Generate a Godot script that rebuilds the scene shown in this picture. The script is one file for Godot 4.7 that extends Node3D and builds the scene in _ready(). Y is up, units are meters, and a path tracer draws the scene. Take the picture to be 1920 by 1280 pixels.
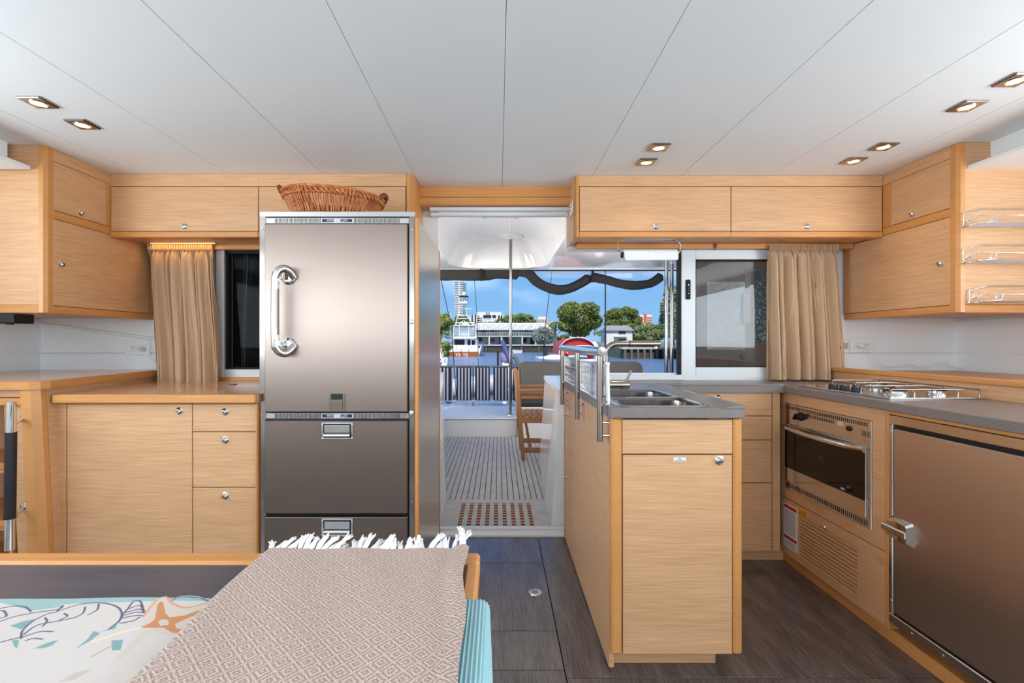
extends Node3D
# Galley and saloon of a sailing catamaran, looking aft through the open doorway to the cockpit and the canal.
# Metres, y up. d is the distance aft of the camera (z = -d). F is the focal length in pixels of a 1920 x 1280 frame.
const F := 900.0
const EYE := 1.13
const CX := 935.0
const CY := 642.0
const CEIL := 2.02

var M := {}
var O := Vector3.ZERO      # base of the thing being built: meshes are written relative to it
var taken := {}
var rng := RandomNumberGenerator.new()

func V(x: float, y: float, d: float) -> Vector3: return Vector3(x, y, -d)
func XP(px: float, d: float) -> float: return (px - CX) * d / F          # metres across, at distance d
func YP(py: float, d: float) -> float: return EYE - (py - CY) * d / F    # metres up, at distance d
func DS(px: float, x: float) -> float: return x * F / (px - CX)          # distance of a point on the side plane X = x

# ---------------------------------------------------------------- mesh builder
class MB:
	var v := PackedVector3Array()
	var n := PackedVector3Array()
	var u := PackedVector2Array()
	var col := PackedColorArray()          # one colour for each vertex, where leaves differ
	var o := Vector3.ZERO
	func uv_of(p: Vector3, nn: Vector3) -> Vector2:
		var a := nn.abs()
		if a.z >= a.x and a.z >= a.y: return Vector2(p.x, -p.y)
		if a.x >= a.y: return Vector2(p.z, -p.y)
		return Vector2(p.x, p.z)
	func tri(a: Vector3, b: Vector3, c: Vector3, nn: Vector3) -> void:
		if (b - a).cross(c - a).dot(nn) > 0.0:
			var s := b
			b = c
			c = s
		for p in [a, b, c]:
			v.append(p - o); n.append(nn); u.append(uv_of(p, nn))
	func q(a: Vector3, b: Vector3, c: Vector3, d: Vector3, out := Vector3.ZERO) -> void:
		var nn := (b - a).cross(c - a)
		if nn.length_squared() < 1e-14: nn = (c - a).cross(d - a)
		nn = nn.normalized()
		if out != Vector3.ZERO and nn.dot(out) < 0.0: nn = -nn
		tri(a, b, c, nn); tri(a, c, d, nn)
	func st(a: Vector3, b: Vector3, c: Vector3, na: Vector3, nb: Vector3, nc: Vector3, ua := Vector2.ZERO, ub := Vector2.ZERO, uc := Vector2.ZERO) -> void:
		if (b - a).cross(c - a).dot(na + nb + nc) > 0.0:
			var s := b; b = c; c = s
			s = nb; nb = nc; nc = s
			var w := ub; ub = uc; uc = w
		v.append(a - o); v.append(b - o); v.append(c - o)
		n.append(na); n.append(nb); n.append(nc)
		u.append(ua); u.append(ub); u.append(uc)
	# box with chamfered edges
	func box(x0: float, x1: float, y0: float, y1: float, d0: float, d1: float, ch := 0.002) -> MB:
		var lo := Vector3(min(x0, x1), min(y0, y1), -max(d0, d1))
		var hi := Vector3(max(x0, x1), max(y0, y1), -min(d0, d1))
		var s := hi - lo
		var c: float = min(ch, 0.45 * min(s.x, min(s.y, s.z)))
		return slab(Transform3D(Basis(), (lo + hi) * 0.5), s * 0.5, c)
	func slab(t: Transform3D, h: Vector3, c := 0.002) -> MB:
		for ax in 3:
			var b := (ax + 1) % 3
			var e := (ax + 2) % 3
			for sg in [-1.0, 1.0]:
				var k := []
				for w in [[-1, -1], [1, -1], [1, 1], [-1, 1]]:
					var p := Vector3.ZERO
					p[ax] = sg * h[ax]; p[b] = w[0] * (h[b] - c); p[e] = w[1] * (h[e] - c)
					k.append(t * p)
				var out := Vector3.ZERO
				out[ax] = sg
				q(k[0], k[1], k[2], k[3], t.basis * out)
		if c <= 0.0: return self
		for ax in 3:                      # the twelve edges
			var b := (ax + 1) % 3
			var e := (ax + 2) % 3
			for s1 in [-1.0, 1.0]:
				for s2 in [-1.0, 1.0]:
					var k := []
					for w in [[-1, 0], [1, 0], [1, 1], [-1, 1]]:
						var p := Vector3.ZERO
						p[ax] = w[0] * (h[ax] - c)
						p[b] = s1 * (h[b] - (c if w[1] == 1 else 0.0))
						p[e] = s2 * (h[e] - (c if w[1] == 0 else 0.0))
						k.append(t * p)
					var out := Vector3.ZERO
					out[b] = s1; out[e] = s2
					q(k[0], k[1], k[2], k[3], t.basis * out)
		for sx in [-1.0, 1.0]:
			for sy in [-1.0, 1.0]:
				for sz in [-1.0, 1.0]:
					var sg := Vector3(sx, sy, sz)
					tri(t * (sg * (h - Vector3(0, c, c))), t * (sg * (h - Vector3(c, 0, c))), t * (sg * (h - Vector3(c, c, 0))), (t.basis * sg).normalized())
		return self
	# upright board whose plane leans: xt at the top, xb at the foot
	func q_side(xt: float, xb: float, y0: float, y1: float, d0: float, d1: float) -> MB:
		var th := 0.018
		var p := [Vector3(xb, y0, -d0), Vector3(xb, y0, -d1), Vector3(xt, y1, -d1), Vector3(xt, y1, -d0)]
		var w := Vector3(-th, 0, 0)
		q(p[0], p[1], p[2], p[3], Vector3.RIGHT); q(p[0] + w, p[1] + w, p[2] + w, p[3] + w, Vector3.LEFT)
		q(p[0], p[3], p[3] + w, p[0] + w, Vector3(0, 0, 1)); q(p[3], p[2], p[2] + w, p[3] + w, Vector3.UP)
		q(p[1], p[2], p[2] + w, p[1] + w, Vector3(0, 0, -1)); q(p[0], p[1], p[1] + w, p[0] + w, Vector3.DOWN)
		return self
	# board facing forward between x0 and x1 at its top, moved sideways by lean at its foot
	func q_side2(x0: float, x1: float, lean: float, y0: float, y1: float, d0: float, d1: float) -> MB:
		var poly := PackedVector2Array([Vector2(x0 + lean, y0), Vector2(x1 + lean, y0), Vector2(x1, y1), Vector2(x0, y1)])
		return prism(poly, Vector3(0, 0, -d0), Vector3.RIGHT, Vector3.UP, Vector3(0, 0, d0 - d1))
	func q_both(a: Vector3, b: Vector3, c: Vector3, e: Vector3) -> MB:
		var nn := (b - a).cross(c - a).normalized() * 0.02
		q(a, b, c, e, nn); q(a - nn, b - nn, c - nn, e - nn, -nn)
		q(a, b, b - nn, a - nn); q(b, c, c - nn, b - nn); q(c, e, e - nn, c - nn); q(e, a, a - nn, e - nn)
		return self
	# thin oval ring lying in a side plane
	func ring_x(x: float, y: float, d: float, rz: float, ry: float, w: float) -> MB:
		for k in 24:
			var a := TAU * k / 24.0
			var b := TAU * (k + 1) / 24.0
			q(Vector3(x, y + ry * sin(a), -d + rz * cos(a)), Vector3(x, y + ry * sin(b), -d + rz * cos(b)), Vector3(x, y + (ry - w) * sin(b), -d + (rz - w) * cos(b)), Vector3(x, y + (ry - w) * sin(a), -d + (rz - w) * cos(a)), Vector3.LEFT)
		return self
	# polygon (x, y of the plane given by u and w) pushed from p0 along k
	func prism(poly: PackedVector2Array, p0: Vector3, uu: Vector3, ww: Vector3, k: Vector3) -> MB:
		var idx := Geometry2D.triangulate_polygon(poly)
		var mid := Vector2.ZERO
		for p in poly: mid += p / poly.size()
		for i in range(0, idx.size(), 3):
			var a := p0 + uu * poly[idx[i]].x + ww * poly[idx[i]].y
			var b := p0 + uu * poly[idx[i + 1]].x + ww * poly[idx[i + 1]].y
			var c := p0 + uu * poly[idx[i + 2]].x + ww * poly[idx[i + 2]].y
			tri(a, b, c, -k.normalized())
			tri(a + k, b + k, c + k, k.normalized())
		var ccw := not Geometry2D.is_polygon_clockwise(poly)
		for i in poly.size():
			var a2 := poly[i]
			var b2 := poly[(i + 1) % poly.size()]
			var nn2 := Vector2(b2.y - a2.y, a2.x - b2.x)
			if not ccw: nn2 = -nn2
			var a := p0 + uu * a2.x + ww * a2.y
			var b := p0 + uu * b2.x + ww * b2.y
			q(a, b, b + k, a + k, uu * nn2.x + ww * nn2.y)
		return self
	func tube(pts: Array, r: float, seg := 10, caps := true, r1 := -1.0) -> MB:
		if r1 < 0.0: r1 = r
		var rings := []
		var side := Vector3.ZERO
		for i in pts.size():
			var t: Vector3
			if i == 0: t = pts[1] - pts[0]
			elif i == pts.size() - 1: t = pts[i] - pts[i - 1]
			else: t = (pts[i + 1] - pts[i]).normalized() + (pts[i] - pts[i - 1]).normalized()
			t = t.normalized()
			if side == Vector3.ZERO:
				side = t.cross(Vector3.UP if absf(t.y) < 0.9 else Vector3.RIGHT).normalized()
			side = (side - t * side.dot(t)).normalized()
			var up := t.cross(side)
			var ring := []
			var rr: float = lerp(r, r1, float(i) / (pts.size() - 1))
			for k in seg:
				var a := TAU * k / seg
				var dir := side * cos(a) + up * sin(a)
				ring.append([pts[i] + dir * rr, dir])
			rings.append(ring)
		for i in pts.size() - 1:
			for k in seg:
				var a: Array = rings[i][k]
				var b: Array = rings[i][(k + 1) % seg]
				var c: Array = rings[i + 1][(k + 1) % seg]
				var e: Array = rings[i + 1][k]
				st(a[0], b[0], c[0], a[1], b[1], c[1]); st(a[0], c[0], e[0], a[1], c[1], e[1])
		if caps:
			for w in [0, pts.size() - 1]:
				var t2: Vector3 = (pts[0] - pts[1]).normalized() if w == 0 else (pts[w] - pts[w - 1]).normalized()
				for k in seg: tri(pts[w], rings[w][k][0], rings[w][(k + 1) % seg][0], t2)
		return self
	# profile of (radius, height) turned round the axis through c
	func lathe(c: Vector3, axis: Vector3, prof: Array, seg := 16, squash := Vector2.ONE, side0 := Vector3.ZERO) -> MB:
		axis = axis.normalized()
		var s := side0 if side0 != Vector3.ZERO else axis.cross(Vector3.UP if absf(axis.y) < 0.9 else Vector3.RIGHT).normalized()
		var w := axis.cross(s)
		for i in prof.size() - 1:
			var p0: Vector2 = prof[i]
			var p1: Vector2 = prof[i + 1]
			var e := p1 - p0
			var nr := Vector2(e.y, -e.x).normalized()
			for k in seg:
				var k0 := []
				for a in [TAU * k / seg, TAU * (k + 1) / seg]:
					var dir := s * cos(a) * squash.x + w * sin(a) * squash.y
					var dn := (s * cos(a) / squash.x + w * sin(a) / squash.y).normalized()
					k0.append([c + dir * p0.x + axis * p0.y, c + dir * p1.x + axis * p1.y, (dn * nr.x + axis * nr.y).normalized()])
				if p0.x > 1e-6: st(k0[0][0], k0[1][0], k0[1][1], k0[0][2], k0[1][2], k0[1][2])
				if p1.x > 1e-6: st(k0[0][0], k0[1][1], k0[0][1], k0[0][2], k0[1][2], k0[0][2])
		return self
	# rows of points as a smooth cloth; th > 0 gives it thickness downwards along its normal
	func sheet(g: Array, th := 0.0, uvs := Vector2.ONE) -> MB:
		var h := g.size()
		var w: int = g[0].size()
		var nn := []
		for i in h:
			var row := []
			for j in w:
				var a: Vector3 = g[min(i + 1, h - 1)][j] - g[max(i - 1, 0)][j]
				var b: Vector3 = g[i][min(j + 1, w - 1)] - g[i][max(j - 1, 0)]
				row.append(b.cross(a).normalized())
			nn.append(row)
		for side in ([1.0, -1.0] if th > 0.0 else [1.0]):
			for i in h - 1:
				for j in w - 1:
					var p := []
					for c in [[i, j], [i, j + 1], [i + 1, j + 1], [i + 1, j]]:
						var m: Vector3 = nn[c[0]][c[1]]
						var pos: Vector3 = g[c[0]][c[1]]
						p.append([pos if side > 0 else pos - m * th, m * side, Vector2(float(c[1]) / (w - 1) * uvs.x, float(c[0]) / (h - 1) * uvs.y)])
					st(p[0][0], p[1][0], p[2][0], p[0][1], p[1][1], p[2][1], p[0][2], p[1][2], p[2][2])
					st(p[0][0], p[2][0], p[3][0], p[0][1], p[2][1], p[3][1], p[0][2], p[2][2], p[3][2])
		if th > 0.0:
			for i in h - 1:
				for j in [0, w - 1]:
					q(g[i][j], g[i + 1][j], g[i + 1][j] - nn[i + 1][j] * th, g[i][j] - nn[i][j] * th)
			for j in w - 1:
				for i in [0, h - 1]:
					q(g[i][j], g[i][j + 1], g[i][j + 1] - nn[i][j + 1] * th, g[i][j] - nn[i][j] * th)
		return self
	func ball(c: Vector3, r: Vector3, seg := 14, rows := 9) -> MB:
		for i in rows:
			for k in seg:
				var p := []
				for w in [[i, k], [i, k + 1], [i + 1, k + 1], [i + 1, k]]:
					var a: float = PI * w[0] / rows
					var b: float = TAU * w[1] / seg
					var dir := Vector3(sin(a) * cos(b), cos(a), sin(a) * sin(b))
					p.append([c + dir * r, (dir / r).normalized()])
				if i > 0: st(p[0][0], p[1][0], p[2][0], p[0][1], p[1][1], p[2][1])
				if i < rows - 1: st(p[0][0], p[2][0], p[3][0], p[0][1], p[2][1], p[3][1])
		return self
	func along_z() -> MB:                   # grain runs fore and aft
		for k in u.size(): u[k] = Vector2(v[k].z + v[0].x * 7.3, v[k].x)
		return self
	# soft roll of cloth along a path: rows of a ring whose radius wanders
	func roll(pts: Array, r: float, flat: float, sd: int) -> MB:
		var nz := FastNoiseLite.new()
		nz.seed = sd
		nz.frequency = 1.0
		var g := []
		for i in pts.size():
			var t: Vector3 = (pts[min(i + 1, pts.size() - 1)] - pts[max(i - 1, 0)]).normalized()
			var s := t.cross(Vector3(0, 0, 1)).normalized()
			var row := []
			for k in 19:
				var a := TAU * k / 18.0
				var rr := r * (1.0 + 0.30 * nz.get_noise_3d(i * 0.10, cos(a) * 1.1, sin(a) * 1.1) + 0.16 * sin(a * 3.0 + i * 0.12))
				if i == 0 or i == pts.size() - 1: rr *= 0.35
				row.append(pts[i] + s * cos(a) * rr + Vector3(0, 0, 1) * sin(a) * rr * flat)
			g.append(row)
		return sheet(g)
	func mesh() -> ArrayMesh:
		var a := []
		a.resize(Mesh.ARRAY_MAX)
		a[Mesh.ARRAY_VERTEX] = v; a[Mesh.ARRAY_NORMAL] = n; a[Mesh.ARRAY_TEX_UV] = u
		if col.size() == v.size(): a[Mesh.ARRAY_COLOR] = col
		var m := ArrayMesh.new()
		m.add_surface_from_arrays(Mesh.PRIMITIVE_TRIANGLES, a)
		return m

func mb() -> MB:
	var m := MB.new()
	m.o = O
	return m

# ---------------------------------------------------------------- naming, parts, things
func numbered(called: String) -> String:
	var k: int = taken.get(called, 0)
	taken[called] = k + 1
	return called if k == 0 else "%s_%03d" % [called, k]

func part(parent: Node, called: String, b: MB, m: Material, label := "") -> MeshInstance3D:
	var o := MeshInstance3D.new()
	o.name = called
	o.mesh = b.mesh()
	o.material_override = m
	parent.add_child(o, true)
	if label: o.set_meta("label", label)
	return o

func copy_part(parent: Node, called: String, src: Mesh, m: Material, where := Vector3.ZERO, turn := Basis()) -> MeshInstance3D:
	var o := MeshInstance3D.new()
	o.name = called
	o.mesh = src
	o.material_override = m
	o.transform = Transform3D(turn, where)
	parent.add_child(o, true)
	return o

func thing(called: String, label: String, category: String, base := Vector3.ZERO, group := "") -> Node3D:
	var o := Node3D.new()
	o.name = numbered(called)
	o.position = base
	O = base
	add_child(o)
	o.set_meta("label", label)
	o.set_meta("category", category)
	if group: o.set_meta("group", group)
	return o

func struct(called: String, label: String, category: String) -> Node3D:
	var o := thing(called, label, category)
	o.set_meta("kind", "structure")
	return o

func dup(src: Node3D, where: Vector3, label := "", turn := 0.0) -> Node3D:
	var c: Node3D = src.duplicate()
	c.name = numbered(String(src.name).rstrip("0123456789").trim_suffix("_"))
	add_child(c)
	c.position = where
	c.rotation.y = turn
	if label: c.set_meta("label", label)
	return c

# ---------------------------------------------------------------- materials
func mat(c: Color, rough := 0.5, metal := 0.0, spec := 0.5) -> StandardMaterial3D:
	var m := StandardMaterial3D.new()
	m.albedo_color = c
	m.roughness = rough
	m.metallic = metal
	m.metallic_specular = spec
	return m

func tex(im: Image) -> ImageTexture: return ImageTexture.create_from_image(im)

# straight grained veneer: one turn of the picture is w x h pixels, grain runs along its width
func grain(w: int, h: int, sd: int, lo: Color, hi: Color, fine: float, patch: float) -> ImageTexture:
	var n := FastNoiseLite.new()
	n.seed = sd
	n.frequency = 1.0
	n.noise_type = FastNoiseLite.TYPE_SIMPLEX
	n.fractal_type = FastNoiseLite.FRACTAL_NONE
	var data := PackedByteArray()
	data.resize(w * h * 3)
	var k := 0
	for y in h:
		for x in w:
			var a := TAU * x / w
			var cx := cos(a)
			var sx := sin(a)
			var t := 0.5 + fine * (0.62 * n.get_noise_3d(cx * 3.0, y * 0.66, sx * 3.0) + 0.38 * n.get_noise_3d(cx * 2.0 + 9.0, y * 0.30, sx * 2.0)) + patch * n.get_noise_3d(cx * 0.7 + 30.0, y * 0.022, sx * 0.7)
			var c := lo.lerp(hi, clampf(t, 0.0, 1.0))
			data[k] = int(c.r * 255.0); data[k + 1] = int(c.g * 255.0); data[k + 2] = int(c.b * 255.0)
			k += 3
	return tex(Image.create_from_data(w, h, false, Image.FORMAT_RGB8, data))

func wood(t: Texture2D, scale: Vector3, rough: float, spec := 0.5) -> StandardMaterial3D:
	var m := mat(Color.WHITE, rough, 0.0, spec)
	m.albedo_texture = t
	m.uv1_triplanar = true
	m.uv1_world_triplanar = true
	m.uv1_triplanar_sharpness = 8.0
	m.uv1_scale = scale
	return m

func steel(c: Color, rough: float, aniso := 0.0) -> StandardMaterial3D:
	var m := mat(c, rough, 1.0)
	if aniso != 0.0:
		m.anisotropy_enabled = true
		m.anisotropy = aniso
	return m

func glass(c: Color, alpha: float) -> StandardMaterial3D:
	var m := mat(Color(c.r, c.g, c.b, alpha), 0.02)
	m.transparency = BaseMaterial3D.TRANSPARENCY_ALPHA
	return m

func glow(c: Color, e: float) -> StandardMaterial3D:
	var m := mat(c, 0.4)
	m.emission_enabled = true
	m.emission = c
	m.emission_energy_multiplier = e
	return m

func make_materials() -> void:
	var veneer := grain(512, 1400, 3, Color(0.755, 0.555, 0.385), Color(0.90, 0.705, 0.53), 0.46, 0.08)
	var solid := grain(512, 512, 8, Color(0.77, 0.50, 0.26), Color(0.86, 0.61, 0.36), 0.35, 0.25)
	M.veneer = wood(veneer, Vector3(0.33, 0.45, 0.33), 0.42)           # horizontal grain on upright faces
	M.veneer_top = wood(veneer, Vector3(0.33, 0.45, 0.6), 0.16)        # lacquered counter
	M.trim = wood(solid, Vector3(0.5, 6.0, 6.0), 0.35)                 # solid beech edging, grain along x
	M.trim_z = wood(solid, Vector3(6.0, 6.0, 0.5), 0.35)
	M.trim_up = wood(solid, Vector3(0.3, 0.3, 0.3), 0.35)
	var upright := grain(384, 384, 21, Color(0.78, 0.52, 0.28), Color(0.85, 0.60, 0.35), 0.25, 0.3)
	M.trim_up.albedo_texture = upright
	M.teak_dark = wood(solid, Vector3(2.0, 6.0, 2.0), 0.55)
	M.teak_dark.albedo_color = Color(0.80, 0.82, 0.90)
	var boards := grain(512, 512, 5, Color(0.27, 0.225, 0.21), Color(0.46, 0.41, 0.385), 0.6, 0.2)
	M.floor = mat(Color.WHITE, 0.22, 0.0, 0.6)
	M.floor.albedo_texture = boards
	M.floor.uv1_scale = Vector3(0.5, 1.0, 1.0)
	var deck := grain(512, 512, 6, Color(0.68, 0.665, 0.65), Color(0.80, 0.785, 0.77), 0.45, 0.25)
	M.deck = mat(Color.WHITE, 0.7)
	M.deck.albedo_texture = deck
	M.black = mat(Color(0.03, 0.03, 0.03), 0.5)
	M.rubber = mat(Color(0.05, 0.05, 0.055), 0.75)
	M.white = mat(Color(0.93, 0.93, 0.93), 0.5)
	M.ceiling = mat(Color(0.93, 0.935, 0.94), 0.6)
	M.gelcoat = mat(Color(0.91, 0.91, 0.91), 0.10)
	M.alu_white = mat(Color(0.88, 0.88, 0.885), 0.35)
	M.plastic = mat(Color(0.92, 0.92, 0.91), 0.35)
	M.taupe = wood(grain(256, 256, 12, Color(0.465, 0.42, 0.40), Color(0.515, 0.47, 0.445), 0.6, 0.2), Vector3(3, 3, 3), 0.32)
	M.table = wood(grain(512, 512, 14, Color(0.275, 0.27, 0.30), Color(0.345, 0.34, 0.375), 0.5, 0.3), Vector3(0.6, 1, 3), 0.30)
	M.steel = steel(Color(0.60, 0.53, 0.49), 0.40, 0.75)
	M.steel_pale = steel(Color(0.84, 0.77, 0.71), 0.34, 0.6)
	M.steel_sheet = steel(Color(0.82, 0.77, 0.71), 0.26)
	M.steel_bright = steel(Color(0.86, 0.845, 0.83), 0.16)
	M.chrome = steel(Color(0.90, 0.89, 0.88), 0.06)
	M.inox = steel(Color(0.66, 0.62, 0.59), 0.14)
	M.knurl = steel(Color(0.66, 0.62, 0.59), 0.45)
	M.etch = mat(Color(0.30, 0.27, 0.25), 0.4)
	M.etch_tan = mat(Color(0.40, 0.31, 0.24), 0.5)
	M.slot = mat(Color(0.10, 0.085, 0.08), 0.7)
	M.navy = mat(Color(0.12, 0.12, 0.27), 0.3)
	M.label = mat(Color(0.80, 0.79, 0.80), 0.5)
	M.oven_glass = mat(Color(0.035, 0.028, 0.025), 0.05)
	M.glass_dark = glass(Color(0.05, 0.05, 0.055), 0.62)
	M.glass_dark.metallic_specular = 0.12
	M.glass_dark2 = glass(Color(0.10, 0.085, 0.08), 0.50)
	M.glass_dark2.metallic_specular = 0.4
	M.vinyl = glass(Color(0.85, 0.85, 0.9), 0.02)
	M.post = steel(Color(0.60, 0.59, 0.58), 0.12)
	M.glass = glass(Color(0.9, 0.95, 0.97), 0.05)
	M.clear = glass(Color(0.95, 0.95, 0.97), 0.12)
	M.curtain = mat(Color(0.785, 0.645, 0.515), 0.85)
	M.curtain.rim_enabled = true
	M.curtain.rim = 0.3
	M.curtain.backlight_enabled = true
	M.curtain.backlight = Color(0.25, 0.2, 0.16)
	M.leather = mat(Color(0.11, 0.07, 0.10), 0.55)
	M.rattan = wood(grain(256, 256, 31, Color(0.62, 0.30, 0.12), Color(0.86, 0.56, 0.30), 0.6, 0.5), Vector3(4, 4, 4), 0.5)
	M.rattan_dark = mat(Color(0.50, 0.22, 0.10), 0.45)
	M.lens = glow(Color(1.0, 0.86, 0.62), 2.2)
	M.red = mat(Color(0.72, 0.16, 0.10), 0.5)
	M.yellow = mat(Color(0.93, 0.70, 0.05), 0.5)
	M.paper = mat(Color(0.90, 0.90, 0.90), 0.9)
	M.ink = mat(Color(0.55, 0.54, 0.56), 0.8)
	M.ink_dark = mat(Color(0.25, 0.16, 0.08), 0.8)
	M.cushion = mat(Color(0.40, 0.39, 0.375), 0.9)
	M.cushion_dark = mat(Color(0.26, 0.26, 0.265), 0.9)
	M.canvas = mat(Color(0.17, 0.165, 0.16), 0.8)
	M.canvas_brown = mat(Color(0.30, 0.25, 0.235), 0.85)
	M.yarn = mat(Color(0.93, 0.90, 0.89), 0.95)
	M.boat_white = mat(Color(0.93, 0.93, 0.93), 0.3)
	M.lemon = mat(Color(0.86, 0.80, 0.35), 0.5)

func _ready() -> void:
	rng.seed = 7
	set_camera_and_light()
	make_materials()
	build_shell()
	build_fridge_side()
	build_overheads()
	build_hob_side()
	build_island()
	build_curtains_and_outlets()
	build_table()
	build_small_things()
	build_cockpit()
	build_canal()

func set_camera_and_light() -> void:
	var cam := Camera3D.new()
	cam.name = "camera"
	cam.projection = Camera3D.PROJECTION_FRUSTUM
	cam.near = 0.05
	cam.far = 2000.0
	cam.size = 2.0 * cam.near * 640.0 / F
	cam.frustum_offset = Vector2((960.0 - CX) / F, (CY - 640.0) / F) * cam.near   # the lens looks straight aft, slightly off the middle of the frame
	cam.position = Vector3(0, EYE, 0)
	add_child(cam)
	cam.current = true
	var e := Environment.new()
	e.tonemap_mode = Environment.TONE_MAPPER_LINEAR
	e.tonemap_exposure = 1.0
	e.sdfgi_enabled = true
	e.ssao_enabled = true
	e.ssil_enabled = true
	var sm := ProceduralSkyMaterial.new()
	sm.sky_top_color = Color(0.33, 0.62, 0.98)
	sm.sky_horizon_color = Color(0.62, 0.83, 1.0)
	sm.sky_curve = 0.16
	sm.ground_horizon_color = Color(0.55, 0.62, 0.66)
	sm.ground_bottom_color = Color(0.35, 0.40, 0.42)
	sm.sky_cover = cloud_cover()
	sm.sky_cover_modulate = Color(1, 1, 1, 0.36)
	sm.sun_angle_max = 4.0
	var sky := Sky.new()
	sky.sky_material = sm
	e.background_mode = Environment.BG_SKY
	e.sky = sky
	e.background_energy_multiplier = 0.92
	var we := WorldEnvironment.new()
	we.name = "world_environment"
	we.environment = e
	add_child(we)
	var sun := DirectionalLight3D.new()
	sun.name = "sun"
	sun.light_color = Color(1.0, 0.96, 0.89)
	sun.light_energy = 1.6
	sun.light_angular_distance = 0.6
	sun.shadow_enabled = true
	sun.look_at_from_position(Vector3.ZERO, Vector3(0.12, -0.85, -0.68))
	add_child(sun)
	# daylight that comes in through the saloon's panorama windows ahead of and beside the camera's place
	for w in [[-1.675, 1.45], [0.0, 1.2], [1.675, 1.45]]:
		window_light("daylight_front_window", Vector3(w[0], 1.475, 1.94), Vector3(w[0], 2.8, 0), Vector2(w[1], 0.84), 1.4)
	window_light("daylight_port_window", Vector3(-2.55, 1.42, 0.15), Vector3(0, 2.9, 0.15), Vector2(3.0, 0.78), 3.4)
	window_light("daylight_starboard_window", Vector3(2.55, 1.42, 0.15), Vector3(0, 2.9, 0.15), Vector2(3.0, 0.78), 3.4)

	# daylight that comes in through the open sides of the cockpit
	window_light("daylight_cockpit_port", Vector3(-2.3, 1.45, -4.1), Vector3(-1.3, 1.42, -5.0), Vector2(1.9, 1.1), 4.2, Color(1.0, 0.97, 0.93))
	window_light("daylight_cockpit_starboard", Vector3(2.3, 1.45, -4.1), Vector3(1.3, 1.42, -5.0), Vector2(1.9, 1.1), 2.0, Color(1.0, 0.97, 0.93))

func window_light(called: String, at: Vector3, to: Vector3, size: Vector2, energy: float, tint := Color(0.91, 0.97, 1.0)) -> void:
	var l := AreaLight3D.new()
	l.name = called
	l.area_size = size
	l.area_normalize_energy = false
	l.light_energy = energy
	l.light_color = tint
	l.shadow_enabled = true
	l.area_range = 12.0
	add_child(l, true)
	l.look_at_from_position(at, to)

func cloud_cover() -> ImageTexture:
	var n := FastNoiseLite.new()
	n.seed = 4
	n.frequency = 1.0
	n.fractal_octaves = 5
	var im := Image.create(768, 384, false, Image.FORMAT_RGBA8)
	for y in 384:
		var up := PI * (0.5 - (y + 0.5) / 384.0)
		for x in 768:
			var a := TAU * x / 768.0
			var p := Vector3(cos(a) * cos(up), sin(up) * 3.2, sin(a) * cos(up)) * 3.4
			var t := smoothstep(0.0, 0.55, n.get_noise_3dv(p))
			im.set_pixel(x, y, Color(0.95, 0.96, 0.97, t if up > 0.0 else 0.0))
	return tex(im)

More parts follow.
